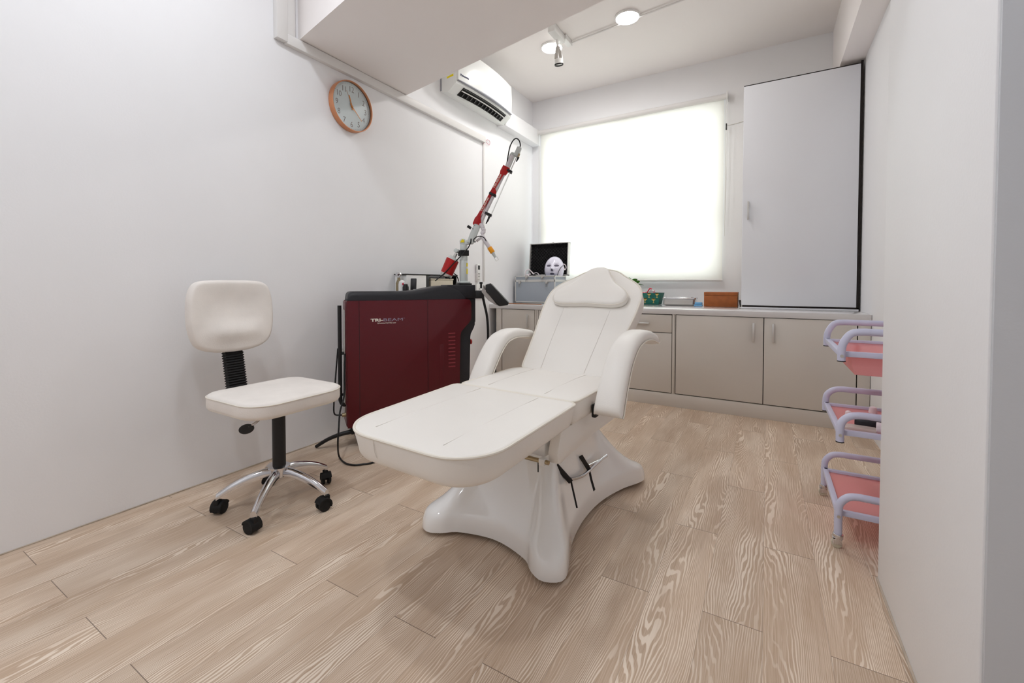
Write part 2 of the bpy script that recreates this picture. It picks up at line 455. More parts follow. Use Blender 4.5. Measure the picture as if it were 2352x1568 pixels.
# ------------------------------------------------------------------ room shell
XL = -2.425; YB = 4.62; ZC = 3.14; XR = 0.60; YF = -1.7; XS = 1.5
struct('floor', MB().box((XL - 0.1, YF - 0.1, -0.1), (XS + 0.1, YB + 0.15, 0)), FLOORM)
struct('ceiling', MB().box((XL - 0.1, YF - 0.1, ZC), (XS + 0.1, YB + 0.15, ZC + 0.1)), CEIL)
struct('wall_left', MB().box((XL - 0.1, YF - 0.1, 0), (XL, YB + 0.15, ZC)), WALL)
wx0, wx1, wz0, wz1 = -2.28, -0.39, 1.06, 2.72
b = MB()
b.box((XL, YB, 0), (XS, YB + 0.15, wz0)); b.box((XL, YB, wz1), (XS, YB + 0.15, ZC))
b.box((XL, YB, wz0), (wx0, YB + 0.15, wz1)); b.box((wx1, YB, wz0), (XS, YB + 0.15, wz1))
struct('wall_back', b, WALL)
struct('wall_right', MB().box((XR, 1.88, 0), (XR + 0.1, YB, ZC)), WALL)
struct('wall_column', MB().box((0.335, 1.08, 0), (XS, 1.88, ZC), 0.004), WALL)
struct('trim_8', MB().box((0.339, 1.072, 0), (XS, 1.0795, ZC), 0.001), GREYW)  # thin slab over the column's front face, greyer than the walls
struct('wall_side', MB().box((XS, YF, 0), (XS + 0.1, 1.08, ZC)), WALL)
struct('wall_front', MB().box((XL, YF - 0.1, 0), (XS, YF, ZC)), WALL)
# bulkhead beam, slightly skewed
yf = lambda x: 1.62 - 0.198 * (x - XL); yr = lambda x: 2.50 - 0.19 * (x - XL)
struct('trim_1', MB().prism([(XL, yf(XL)), (0.335, yf(0.335)), (0.335, yr(0.335)), (XL, yr(XL))], 2.44, ZC), CEIL)
# side beam along the right wall over the cupboard
struct('trim_2', MB().box((0.455, 1.88, 2.66), (XR, 4.62, ZC)), CEIL)
# window behind the blind
wf = MB()
for (a, c) in (((wx0, wz0), (wx1, wz0 + .05)), ((wx0, wz1 - .05), (wx1, wz1)), ((wx0, wz0), (wx0 + .05, wz1)), ((wx1 - .05, wz0), (wx1, wz1)), ((-1.36, wz0), (-1.31, wz1)), ((wx0, 1.62), (wx1, 1.66))):
    wf.box((a[0], YB + 0.06, a[1]), (c[0], YB + 0.11, c[1]), 0.004)
win = struct('window_1', wf, PLAST)
MB().box((wx0 + .02, YB + 0.08, wz0 + .02), (wx1 - .02, YB + 0.085, wz1 - .02)).build('pane', PANE, win)
# trunking on the left wall
t = MB(); t.box((XL, 1.53, 2.378), (XL + 0.032, 3.575, 2.436), 0.003); struct('trim_3', t, TRUNK)
t = MB(); t.box((XL, 1.47, 2.385), (XL + 0.036, 1.535, ZC), 0.003); t.box((XL, 1.535, 2.436), (XL + 0.03, 1.585, ZC), 0.003); struct('trim_4', t, TRUNK)
t = MB(); t.box((XL, 3.562, 1.02), (XL + 0.012, 3.582, 2.378), 0.002); struct('trim_5', t, TRUNK)
# box duct behind the air conditioner
struct('trim_6', MB().box((XL, 3.83, 2.615), (XL + 0.10, YB, 2.785), 0.003), WALL)
# ceiling conduit
t = MB(); a = P(1308, 100, Z=3.125); c = P(1600, -12, Z=3.125); t.tube([a, a.lerp(c, .5), c], 0.007, 8); struct('trim_7', t, TRUNK)
# caulk / grime bead where left wall meets floor
GRIME = mat('dusty_sealant', (196, 182, 166), 0.9, var=0.3, vscale=9)
t = MB(); t.tube([(XL + 0.001, y_, 0.002 + 0.001 * random.random()) for y_ in [k * 0.2 - 1.6 for k in range(31)]], 0.0035, 6); struct('baseboard_left', t, GRIME)
t = MB(); t.tube([(0.334, y_, 0.002) for y_ in [1.08 + k * 0.1 for k in range(9)]], 0.0045, 6); struct('baseboard_right', t, GRIME)

# ------------------------------------------------------------------ ceiling lights
def downlight(x, y, kind, label, grp):
    o = thing('ceiling_light', label, 'ceiling light', (x, y, ZC), 0, grp)
    T = Matrix.Translation((x, y, ZC))
    MB(T).lathe([(0.098, 0), (0.098, -0.012), (0.09, -0.018), (0.088, -0.012)], 40, cap=False).build('rim', PLAST, o)
    MB(T).lathe([(0.0005, -0.0165), (0.06, -0.016), (0.088, -0.013)], 40).build('diffuser', LAMPB if kind == 'b' else LAMPF, o)
    return o
labs = ['round glowing ceiling light on its own in the middle of the ceiling', 'round glowing ceiling light partly hidden behind the track spotlight',
        'round ceiling light just in front of the bulkhead near the left wall', 'round ceiling light above the foot of the bed',
        'round ceiling light at the front end of the room near the left wall']
for (x, y, k), l in zip(LAMPS, labs): downlight(x, y, k, l, 'round ceiling lights')

# track spotlight
sp = thing('track_spotlight', 'small white and silver spotlight hanging from a white track adapter on the ceiling', 'spotlight', (-1.56, 3.47, ZC))
MB().box((-1.595, 3.30, 3.075), (-1.53, 3.52, ZC - .001), 0.006).build('adapter', PLAST, sp)
MB().box((-1.562, 3.50, 3.10), (-1.515, 3.64, ZC - .001), 0.003).build('track_end', PLAST, sp)
h0 = P(1279, 88, Y=3.44); h1 = P(1281, 107, Y=3.47); h2 = P(1284, 150, Y=3.50)
MB().cyl((h0.x, h0.y, 3.08), h1 + Vector((0, 0, 0)), 0.011, seg=14).build('stem', PLAST, sp)
ax = (h2 - h1); Ls = ax.length; Tq = Matrix.Translation(h1) @ ax.to_track_quat('Z', 'Y').to_matrix().to_4x4()
ns = 48
rg = []
for zz, rr in ((0, .016), (.03, .024), (.06, .031), (Ls * .68, .037)):
    rg.append([((rr if j % 2 else rr * .9) * math.cos(2 * PI * j / ns), (rr if j % 2 else rr * .9) * math.sin(2 * PI * j / ns), zz) for j in range(ns)])
MB(Tq).rings(rg).build('heat_sink', STEEL, sp, smooth=0)
MB(Tq).lathe([(0.038, Ls * .68), (0.0395, Ls * .7), (0.0385, Ls * .93), (0.036, Ls * .93)], 30).build('head', PLAST, sp)
MB(Tq).lathe([(0.0385, Ls * .93), (0.038, Ls), (0.031, Ls), (0.029, Ls * .94)], 30, cap=False).build('lens_ring', BLACKP, sp)
MB(Tq).lathe([(0.031, Ls * .94), (0.031, Ls * .965)], 30).build('lens', STEEL, sp)

# ------------------------------------------------------------------ air conditioner
ac = thing('air_conditioner', 'white wall-mounted split air conditioner high on the left wall under the ceiling', 'air conditioner', (XL, 3.37, 2.62))
Y0, Y1 = 2.93, 3.83
def acx(y): return 0.035 * (1 - ((y - 3.38) / 0.45) ** 2)
prof = [(XL, 2.632), (-2.345, 2.615), (-2.262, 2.675), (-2.262, 2.965), (-2.29, 2.985), (XL, 2.985)]
rg = []
NY = 24
for i in range(NY + 1):
    y = Y0 + (Y1 - Y0) * i / NY
    rg.append([(x + (acx(y) if x > -2.32 else acx(y) * .3 if x > -2.4 else 0), y, z) for x, z in prof])
MB().rings(rg).build('body', ACW, ac)
rg = []
for i in range(NY + 1):
    y = Y0 + 0.012 + (Y1 - Y0 - 0.024) * i / NY; f = acx(y)
    rg.append([(-2.262 + f, y, 2.70), (-2.246 + f * 1.15, y, 2.70), (-2.243 + f * 1.15, y, 2.85), (-2.250 + f * 1.15, y, 2.975), (-2.262 + f, y, 2.982)])
MB().rings(rg).build('front_panel', ACW, ac)
rg = []
for i in range(NY + 1):
    y = Y0 + 0.012 + (Y1 - Y0 - 0.024) * i / NY; f = acx(y); q = .011 * math.sin(PI * i / NY) + 0.002
    rg.append([(-2.264 + f, y, 2.700 - q), (-2.243 + f * 1.15, y, 2.700 - q * .6), (-2.243 + f * 1.15, y, 2.702), (-2.264 + f, y, 2.701)])
MB().rings(rg).build('trim_strip', ACGREY, ac)
# air outlet on the sloping underside
def sl(y, t, off=0.0):      # t 0..1 along slope from back-bottom to front-top
    x0 = -2.345 + acx(y); z0 = 2.615; x1 = -2.262 + acx(y); z1 = 2.675
    nx, nz = (z0 - z1), (x1 - x0); L_ = math.hypot(nx, nz)
    return (x0 + (x1 - x0) * t - nx / L_ * off * -1 * -1, y, z0 + (z1 - z0) * t - nz / L_ * off)
rg = []
for i in range(17):
    y = 3.03 + 0.70 * i / 16
    rg.append([sl(y, .08, .0015), sl(y, .9, .0015), sl(y, .9, -.004), sl(y, .08, -.004)])
MB().rings(rg).build('air_outlet', DARKR, ac)
for k, (t0, t1, o_) in enumerate(((.56, .64, .006), (.8, .84, .004))):
    rg = []
    for i in range(17):
        y = 3.035 + 0.69 * i / 16
        rg.append([sl(y, t0, o_), sl(y, t1, o_), sl(y, t1, .001), sl(y, t0, .001)])
    MB().rings(rg).build('louvre', PLAST if k == 0 else VANE, ac)
for i in range(12):
    y = 3.075 + i * 0.054
    c0 = Vector(sl(y, .32, .002)); c1 = Vector(sl(y + .004, .32, .006))
    MB().cyl(c0, c1, 0.0175, seg=14).build('vane', VANE, ac)
a = P(1026.5, 179, Y=Y0); b_ = P(1041.5, 172, Y=Y0); MB().prism([(a.x, a.z - .006), (b_.x, b_.z - .006), (b_.x, b_.z + .012), (a.x, a.z + .008)], Y0 - .0015, Y0 + .002, 'y').build('yellow_sticker', YELLOW, ac)
text_mesh('Panasonic', 0.022, frame((-2.2375, 2.965, 2.742), (0.155, 1, 0), (0, 0, 1)), 'lettering', LOGO, ac, bold=0.0005, depth=.002, fit=.10)
MB().box((XL, Y0 - .003, 2.64), (XL + .012, Y0 + .004, 2.75)).build('mounting_plate', ACGREY, ac)

# ------------------------------------------------------------------ wall clock
cc = P(812, 244, X=XL + 0.042)
ck = thing('wall_clock', 'round wall clock with a rose gold rim and pale dial on the left wall', 'clock', (XL, cc.y, cc.z))
TK = frame((XL, cc.y, cc.z), (0, 1, 0), (0, 0, 1))     # local x = +Y, y = up, z = into room
RR = 0.163
MB(TK).lathe([(RR - .006, 0.0), (RR, 0.004), (RR, 0.040), (RR - .002, 0.043), (RR - .006, 0.043), (RR - .008, 0.03)], 72, cap=False).build('rim', COPPER, ck)
MB(TK).lathe([(RR - .007, 0.012), (RR - .007, 0.022)], 72).build('dial', DIAL, ck)
for k in range(1, 13):
    a = R(90 - 30 * k); rad = 0.115
    text_mesh(str(k), 0.052, TK @ Matrix.Translation((rad * math.cos(a), rad * math.sin(a) - 0.018, 0.0225)), 'numeral', NUM, ck, xscale=0.85, align='CENTER', bold=-0.0007)
tk = MB(TK)
for k in range(60):
    a = R(6 * k); rr = 0.0016 if k % 5 == 0 else 0.0010
    tk.cyl((0.144 * math.cos(a), 0.144 * math.sin(a), 0.022), (0.144 * math.cos(a), 0.144 * math.sin(a), 0.0232), rr, seg=6)
tk.build('minute_dots', NUM, ck)
def hand(name, deg, l0, l1, wd, z, m, tip=0.6):
    a = R(90 - deg); T = TK @ Matrix.Rotation(a, 4, 'Z') @ Matrix.Translation((0, 0, z))
    MB(T).prism([(-l0, -wd), (l1, -wd * tip), (l1, wd * tip), (-l0, wd)], 0, 0.0015).build(name, m, ck)
hand('hour_hand', 343, 0.02, 0.072, 0.0045, 0.026, HAND, .7)
hand('minute_hand', 133, 0.022, 0.108, 0.003, 0.029, HAND, .4)
hand('second_hand', 332, 0.03, 0.10, 0.0006, 0.032, HAND, 1)
MB(TK).lathe([(0.006, 0.022), (0.006, 0.033), (0.002, 0.035)], 16).build('hub', HAND, ck)

# ------------------------------------------------------------------ roller blind
bl = thing('roller_blind', 'closed cream roller blind glowing with daylight across the back wall window', 'blind', (-1.33, YB, 1.03))
MB().cyl((-2.325, YB - .045, 2.755), (-0.352, YB - .045, 2.755), 0.026, seg=24).build('roller_tube', TRUNK, bl)
MB().box((-2.30, YB - .031, 1.04), (-0.375, YB - .0295, 2.735)).build('fabric', BLIND, bl, smooth=0)
MB().cyl((-2.305, YB - .030, 1.034), (-0.37, YB - .030, 1.034), 0.011, seg=14).build('bottom_rail', TRUNK, bl)
for x in (-2.335, -0.352): MB().box((x, YB - .08, 2.715), (x + .012, YB - .001, 2.79), 0.003).build('bracket', PLAST, bl)
for x in (-2.318, -0.358):
    c = MB(); c.tube([(x, YB - .05, 2.73), (x + .004, YB - .05, 2.1), (x, YB - .048, 1.45)], 0.0035, 6); c.tube([(x + .014, YB - .05, 2.73), (x + .012, YB - .05, 2.1), (x, YB - .048, 1.45)], 0.0025, 6)
    c.build('pull_cord', PLAST, bl)
MB().cyl((-0.353, YB - .05, 2.44), (-0.353, YB - .05, 2.50), 0.006, seg=8).build('cord_joiner', BLACKP, bl)
c = MB(); c.tube([(-0.345, YB - .004, 2.495), (-0.28, YB - .004, 2.50), (-0.19, YB - .004, 2.515)], 0.004, 6)
tag(c.build('wall_cable', TRUNK), 'short white cable clipped to the back wall between blind and tall cupboard', 'cable')

# ------------------------------------------------------------------ base cabinets and counter
YC = 3.69; ZD0, ZD1 = 0.112, 0.748
cab_names = []
def bar_handle(par, x, z, vertical, L_=0.14, y=YC):
    h = MB(); r = 0.006
    if vertical:
        h.box((x - .007, y - .026, z - L_ / 2), (x + .007, y - .016, z + L_ / 2), 0.002)
        for s_ in (-1, 1): h.box((x - .005, y - .018, z + s_ * (L_ / 2 - .014) - .005), (x + .005, y, z + s_ * (L_ / 2 - .014) + .005))
    else:
        h.box((x - L_ / 2, y - .026, z - .007), (x + L_ / 2, y - .016, z + .007), 0.002)
        for s_ in (-1, 1): h.box((x + s_ * (L_ / 2 - .014) - .005, y - .018, z - .005), (x + s_ * (L_ / 2 - .014) + .005, y, z + .005))
    return h.build('handle', ALU, par)
def cabinet(x0, x1, label, fronts, ll=0.018, lr=0.018):
    o = thing('base_cabinet', label, 'cabinet', ((x0 + x1) / 2, YC, 0), 0, 'greige base cabinets under the counter')
    MB().box((x0 + .001, YC + .02, 0.05), (x1 - .001, 4.56, 0.751)).build('carcass', CABD, o)  # carcass coloured dark so the door gaps look shaded
    for a_, c_ in ((x0 + .001, x0 + ll), (x1 - lr, x1 - .001)): MB().box((a_, YC + .001, ZD0 - .006), (c_, YC + .03, 0.751), .001).build('stile', CABI, o)
    for (kind, a, c, z0, z1, hd) in fronts:
        d_ = MB().box((a, YC, z0), (c, YC + .018, z1), .0015).build(kind, CABI, o)
        if hd: bar_handle(d_, *hd)
    return o
cabinet(-2.35, -1.895, 'greige base cabinet at the left end of the counter, behind the laser machine arm', [('door', -2.279, -1.918, ZD0, ZD1, (-1.985, .64, True))], ll=.062, lr=.018)
cabinet(-1.895, -1.26, 'greige base cabinet half hidden behind the left armrest of the bed', [('door', -1.872, -1.58, ZD0, ZD1, (-1.64, .64, True)), ('door', -1.575, -1.28, ZD0, ZD1, (-1.52, .64, True))])
cabinet(-1.26, -0.643, 'greige base cabinet with one drawer above a door, right of the bed backrest', [('drawer', -1.24, -0.665, .602, ZD1 - .003, (-0.91, .672, False)), ('door', -1.24, -0.665, ZD0, .597, None)])
cabinet(-0.643, 0.598, 'wide greige double-door base cabinet under the tall white cupboard', [('door', -0.632, -0.0215, ZD0, ZD1, (-0.085, .64, True)), ('door', -0.0165, 0.523, ZD0, ZD1, (0.04, .64, True))], ll=.006, lr=.069)
struct('baseboard_back', MB().box((-2.35, YC + .001, 0), (0.598, YC + .03, ZD0 - .007), .001), CABI)
ct = MB().box((XL + .001, YC - .008, 0.7525), (XR - .002, YB - .001, 0.795), .002)
tag(ct.build('countertop', TOPM), 'long glossy pale countertop running along the back wall over the base cabinets', 'countertop')

# tall cupboard on the counter
cu = thing('tall_cupboard', 'tall glossy white cupboard standing on the right end of the counter', 'cupboard', (0.2, 4.1, 0.796))
MB().box((-0.188, 4.12, 0.796), (0.585, 4.60, 2.63), .002).build('carcass', CABI, cu)
cd = MB().box((-0.188, 4.10, 0.822), (0.573, 4.119, 2.621), .002).build('door', CUPD, cu)
bar_handle(cd, -0.145, 1.60, True, 0.15, 4.10)
MB().box((-0.18, 4.106, 0.8075), (0.588, 4.1195, 0.8205)).build('plinth_gap', CABD, cu)
MB().box((-0.188, 4.102, 0.7965), (0.588, 4.1195, 0.8073)).build('plinth', CUPD, cu)
MB().box((0.5745, 4.106, 0.7965), (0.589, 4.1195, 2.645)).build('side_gap', CABD, cu)
MB().box((-0.188, 4.106, 2.6225), (0.5745, 4.1195, 2.63)).build('top_gap', CABD, cu)

# ------------------------------------------------------------------ things on the counter
ZT = 0.796
# aluminium case
x0, x1, y0, y1 = -2.385, -1.905, 4.13, 4.42
cs = thing('beauty_case', 'open grey aluminium-edged case with black foam lid on the left of the counter', 'case', ((x0 + x1) / 2, (y0 + y1) / 2, ZT))
MB().box((x0 + .002, y0 + .002, ZT + .002), (x1 - .002, y1 - .002, 1.026), .003).build('lower_tier', GREYF, cs)
MB().box((x0 + .002, y0 + .002, 1.032), (x1 - .002, y0 + .010, 1.082), .001).build('upper_tier', GREYF, cs)
g = MB(); g.box((x0 + .002, y0 + .01, 1.032), (x0 + .010, y1 - .002, 1.082)); g.box((x1 - .010, y0 + .01, 1.032), (x1 - .002, y1 - .002, 1.082)); g.box((x0 + .01, y1 - .01, 1.032), (x1 - .01, y1 - .002, 1.082)); g.box((x0 + .01, y0 + .01, 1.028), (x1 - .01, y1 - .01, 1.034))
g.build('tier_walls', GREYF, cs)
e = MB()
for z in (ZT + .001, 1.019, 1.031, 1.073):
    hgt = .013
    e.box((x0, y0, z), (x1, y0 + .006, z + hgt), .002); e.box((x0, y0, z), (x0 + .006, y1, z + hgt), .002); e.box((x1 - .006, y0, z), (x1, y1, z + hgt), .002); e.box((x0, y1 - .006, z), (x1, y1, z + hgt), .002)
for (x, y) in ((x0, y0), (x1 - .012, y0), (x0, y1 - .012), (x1 - .012, y1 - .012)): e.box((x, y, ZT + .001), (x + .012, y + .012, 1.086), .002)
e.build('edging', ALU, cs)
def latch(x, z):
    l = MB(); l.box((x - .016, y0 - .006, z - .016), (x + .016, y0, z + .016), .002); l.box((x - .010, y0 - .012, z - .022), (x + .010, y0 - .005, z + .004), .002); l.tube([(x - .012, y0 - .008, z - .02), (x - .012, y0 - .008, z - .055), (x + .012, y0 - .008, z - .055), (x + .012, y0 - .008, z - .02)], .0018, 6, smooth=False)
    l.build('latch', STEEL, cs)
latch(-2.325, 1.022); latch(-2.0, 1.022); latch(-2.24, 1.076); latch(-2.05, 1.076)
# lid: opened upright at the back
LT = frame((x0 + .035, y1 + .002, 1.088), (1, 0, 0), (0, 0.10, 1))
lid = MB(LT); W_ = x1 - x0; H_ = 0.365
lid.box((0, 0, -.004), (W_, H_, 0.0), .001); lid.build('lid', GREYF, cs)
le = MB(LT)
for (a, c) in (((0, 0), (W_, .010)), ((0, H_ - .010), (W_, H_)), ((0, 0), (.012, H_)), ((W_ - .012, 0), (W_, H_))): le.box((a[0], a[1], -.006), (c[0], c[1], .05), .003)
le.build('lid_frame', ALU, cs)
# egg-crate foam
NX, NZ = 60, 44; vs = []; fs = []
for j in range(NZ + 1):
    for i in range(NX + 1):
        u_, v_ = .012 + (W_ - .024) * i / NX, .010 + (H_ - .020) * j / NZ
        vs.append((u_, v_, .018 + .008 * math.sin(u_ * 170) * math.sin(v_ * 170)))
for j in range(NZ):
    for i in range(NX): fs.append((j * (NX + 1) + i, j * (NX + 1) + i + 1, (j + 1) * (NX + 1) + i + 1, (j + 1) * (NX + 1) + i))
fm = MB(LT); fm._add(vs, fs); fm.build('foam_lining', FOAM, cs)
MB(LT).box((W_ / 2 + .03, H_, .01), (W_ / 2 + .05, H_ + .012, .03), .002).build('lid_catch', STEEL, cs)

# face mask standing in the case
mk = thing('face_mask', 'glossy white light-therapy face mask propped up in the open case', 'mask', (-2.02, 4.26, 1.035))
TM_ = frame((-1.995, 4.31, 1.15), (math.cos(R(12)), math.sin(R(12)), 0), (0, .16, 1))
def fz(u, v):
    q = 1 - (u / .108) ** 2 - (v / .145) ** 2
    z = -0.105 * math.sqrt(max(q, 0.0)) 
    z -= 0.028 * math.exp(-(u / .016) ** 2) * (math.exp(-((v + .012) / .020) ** 2) + .5 * math.exp(-((v - .015) / .03) ** 2))    # nose
    z -= 0.008 * math.exp(-(u / .03) ** 2 - ((v + .055) / .013) ** 2)
    z += 0.012 * (math.exp(-((u - .038) / .022) ** 2 - ((v - .03) / .014) ** 2) + math.exp(-((u + .038) / .022) ** 2 - ((v - .03) / .014) ** 2))
    return -z
rg = []
for i in range(1, 25):
    f = math.sin(PI / 2 * i / 24)
    rg.append([(u_, v_ * (1.0 if v_ > 0 else .93), fz(u_ * .995, v_ * .995)) for u_, v_ in ((.108 * f * math.cos(2 * PI * j / 56), .145 * f * math.sin(2 * PI * j / 56)) for j in range(56))])
# local z axis of TM_ is x cross y = toward -Y
mmb = MB(TM_); mmb.rings(rg, True, True, False); mmb.build('shell', MASKM, mk, smooth=60)
def face_patch(name, cu_, cv_, hu, hv, tilt=0.0, lift=.0015):
    rg = []
    for k in (1.0, .7, .35, .05):
        ring = []
        for j in range(20):
            a = 2 * PI * j / 20
            u_ = hu * k * math.cos(a); v_ = hv * k * math.sin(a)
            uu = cu_ + u_; vv = cv_ + v_ + tilt * u_
            ring.append((uu, vv, fz(uu, vv) + lift))
        rg.append(ring)
    MB(TM_).rings(rg, True, False, True).build(name, DARKEYE, mk)
face_patch('eye_opening', -.042, .028, .025, .011, -.05); face_patch('eye_opening', .042, .028, .025, .011, .05)
face_patch('nostril_opening', 0, -.026, .013, .010, 0, .002); face_patch('mouth_opening', 0, -.062, .025, .009, 0, .002)
st = MB(); st.tube([TM_ @ Vector(p) for p in ((.10, .04, .03), (.085, .01, .072), (.06, -.05, .085), (.045, -.11, .065))], .003, 6); st.build('strap', BLACKP, mk); st = MB(); st.tube([TM_ @ Vector(p) for p in ((-.10, .04, .035), (-.092, -.03, .05), (-.08, -.09, .04))], .0025, 6)
st.build('strap', BLACKP, mk)
st = MB(); st.tube([TM_ @ Vector(p) for p in ((.10, .06, .02), (.12, .05, .02), (.13, .02, .015), (.118, -.005, .02), (.108, .02, .02))], .004, 6); st.build('strap_buckle', WHITEW, mk)
cb = MB(); base = Vector((-2.27, 4.24, 1.10))
cb.tube([base + Vector(p) for p in ((-.05, 0, -.06), (-.05, .01, .02), (-.03, .02, .05), (0, .01, .05), (.03, 0, .03), (.05, 0, .01), (.09, .0, .02), (.12, 0, .0), (.12, 0, -.05))], .004, 7)
cb.tube([base + Vector(p) for p in ((-.04, -.02, -.06), (-.035, -.02, .03), (-.01, 0, .06), (.03, 0, .035), (.06, 0, .0), (.04, 0, -.05))], .004, 7)
cb.tube([base + Vector(p) for p in ((-.03, .02, -.06), (-.01, .02, .01), (.02, 0, .0), (.04, 0, -.06))], .004, 7)
cb.box(base + Vector((-.035, -.015, -.06)), base + Vector((.01, .015, .005)), .005)
tag(cb.build('charging_cable', WHITEW), 'coiled white charging cable with its adapter lying in the open case beside the face mask', 'cable')
cb = MB(); cb.tube([base + Vector(p) for p in ((.0, -.03, -.05), (.03, -.04, -.012), (.07, -.04, -.005), (.11, -.03, -.02), (.12, -.03, -.05))], .006, 7)
tag(cb.build('electric_lead', CABLE), 'black cord looped in the open case between white cable and mask', 'cord')

# thin brown stick on the counter
s_ = MB(); s_.box((-2.31, 3.80, ZT), (-1.90, 3.815, ZT + .006), .001); tag(s_.build('incense_holder', STICK), 'thin brown wooden stick lying along the front left of the counter', 'stick')

# patterned basket
bx0, bx1, by = -1.095, -0.905, 4.36
bk = thing('storage_basket', 'teal paper basket printed with gold flowers standing on the counter behind the bed', 'basket', (-1.03, by + .08, ZT))
def frustum(x0, x1, y0, y1, z0, z1, fl, th=.003):
    m_ = MB(); o_ = lambda f, z: [(x0 - f, y0 - f, z), (x1 + f, y0 - f, z), (x1 + f, y1 + f, z), (x0 - f, y1 + f, z)]
    m_.rings([o_(-.01, z0), o_(0, z0), o_(fl, z1), o_(fl - th, z1), o_(-th, z0 + th), o_(-.02, z0 + th)])
    return m_
frustum(bx0 - .006, bx1 - .006, by, by + .15, ZT, ZT + .115, .022).build('basket_body', TEAL, bk, smooth=0)
def motif(x, z):
    gm = MB()
    y = by - .022 * (z - ZT) / .115 - .005
    for k in range(9):
        a = R(20 + k * 17.5); gm.cyl((x + .013 * math.cos(a), y, z + .006 + .013 * math.sin(a)), (x + .013 * math.cos(a), y - .002, z + .006 + .013 * math.sin(a)), .0055, seg=8)
    gm.cyl((x, y, z + .006), (x, y - .001, z + .006), .009, seg=12); gm.box((x - .002, y - .001, z - .022), (x + .002, y, z)); gm.box((x - .009, y - .001, z - .024), (x + .009, y, z - .021)); gm.build('flower_print', GOLD, bk)
for x in (-1.035, -0.955): motif(x, ZT + .040)
for x in (-1.075, -0.995, -0.92): motif(x, ZT + .092)
def sachet(p, r1, c_, m_, nm, lab, cat='sachet'):
    q = MB(Matrix.Translation(p) @ Matrix.Rotation(r1, 4, 'Y') @ Matrix.Rotation(.3, 4, 'X')); q.pad(rrect(c_[0], c_[1], .006), -.006, .006, .005, .005, T=Matrix.Rotation(PI / 2, 4, 'X')); return tag(q.build(nm, m_), lab, cat)
sachet((-0.99, by + .06, ZT + .105), .5, (.03, .04), WHITEW, 'sachet', 'white sachet standing tallest in the teal basket')
q = MB(); q.tube([(-1.04, by + .05, ZT + .1), (-1.025, by + .05, ZT + .125), (-1.005, by + .05, ZT + .155), (-0.985, by + .05, ZT + .15)], .006, 8); q.tube([(-0.965, by + .05, ZT + .10), (-0.96, by + .05, ZT + .135)], .007, 8)
tag(q.build('ribbon', PINKW), 'curled pink-red ribbon sticking out of the teal basket', 'ribbon')
sachet((-1.07, by + .07, ZT + .098), -.2, (.025, .024), WHITEW, 'sachet', 'low white sachet at the left side of the teal basket')
sachet((-1.06, by + .05, ZT + .096), .1, (.02, .022), PINKW, 'sachet', 'small pink sachet in the middle of the teal basket')

# steel instrument tray with lid
stt = thing('instrument_tray', 'shallow stainless steel instrument box with a lid between basket and wooden box', 'tray', (-0.72, 4.39, ZT))
m_ = MB(); m_.pad(rrect(.14, .07, .02, 5, -.720, 4.395), ZT, ZT + .058, .004, .014); m_.build('tray_body', STEEL, stt)
m_ = MB(); m_.pad(rrect(.152, .080, .024, 5, -.720, 4.395), ZT + .0585, ZT + .073, .004, .002); m_.pad(rrect(.12, .05, .02, 5, -.720, 4.395), ZT + .0725, ZT + .079, .003, .001); m_.build('lid', CHROME, stt)
bp_ = thing('tissue_pack', 'small translucent blue packet left of the wooden box', 'packet', (-.54, 4.26, ZT))
MB().box((-.575, 4.24, ZT), (-.503, 4.28, ZT + .017), .006).build('packet_layer', BLUEP, bp_); MB().box((-.569, 4.242, ZT + .0175), (-.506, 4.28, ZT + .037), .006).build('packet_layer', BLUEP, bp_)
wb = thing('wooden_box', 'reddish brown wooden box with a hinged lid on the counter left of the tall cupboard', 'box', (-.375, 4.28, ZT))
MB().box((-.489, 4.23, ZT), (-.222, 4.40, ZT + .098), .002).build('box_body', WOODB, wb)
MB().box((-.490, 4.229, ZT + .099), (-.221, 4.401, ZT + .129), .003).build('lid', WOODB, wb)
MB().box((-.221, 4.25, ZT + .085), (-.217, 4.265, ZT + .115), .001).build('hinge', BRASS, wb)
q = MB(); q.tube([(-.205, 4.24, ZT + .06), (-.203, 4.235, ZT + .05), (-.200, 4.22, ZT + .03), (-.197, 4.205, ZT + .009)], lambda t: .009 * (1 - .3 * t), 10)
tag(q.build('black_pouch', BLACKP), 'small black item wedged between wooden box and tall cupboard', 'pouch')

# potted plant behind the bed backrest
pl = thing('potted_plant', 'small green-leaved plant in a pot peeking out behind the bed headrest', 'plant', (-1.225, 4.47, ZT))
MB(Matrix.Translation((-1.225, 4.47, ZT))).lathe([(.04, 0), (.055, .10), (.058, .10), (.058, .115), (.05, .115), (.048, .10)], 24).build('pot', POT, pl)
def leaf(p, d, L_, wd, roll=0.0):
    d = Vector(d).normalized(); side = d.cross(Vector((0, .7, 1))).normalized(); side = Matrix.Rotation(roll, 3, d) @ side; nn = side.cross(d)
    rg = []
    for i in range(9):
        t = i / 8; w_ = wd * math.sin(PI * min(1, t * .95 + .05)) ** .8 + .0006; c = Vector(p) + d * (L_ * t) - Vector((0, 0, 1)) * (L_ * .25 * t * t)
        rg.append([tuple(c - side * w_), tuple(c + nn * .0012), tuple(c + side * w_), tuple(c - nn * .0012 - nn * w_ * .15)])
    return MB().rings(rg)
stm = MB(); tips = []
for k, (dx, dy, h) in enumerate(((-.03, 0, .20), (.02, -.01, .22), (.045, 0, .20), (0, .02, .17), (.03, .02, .19))):
    stm.tube([(-1.225, 4.47, ZT + .10), (-1.225 + dx * .4, 4.47 + dy * .4, ZT + h * .7), (-1.225 + dx, 4.47 + dy, ZT + h)], .003, 6); tips.append((dx, dy, h))
stm.build('stem', GREEND, pl)
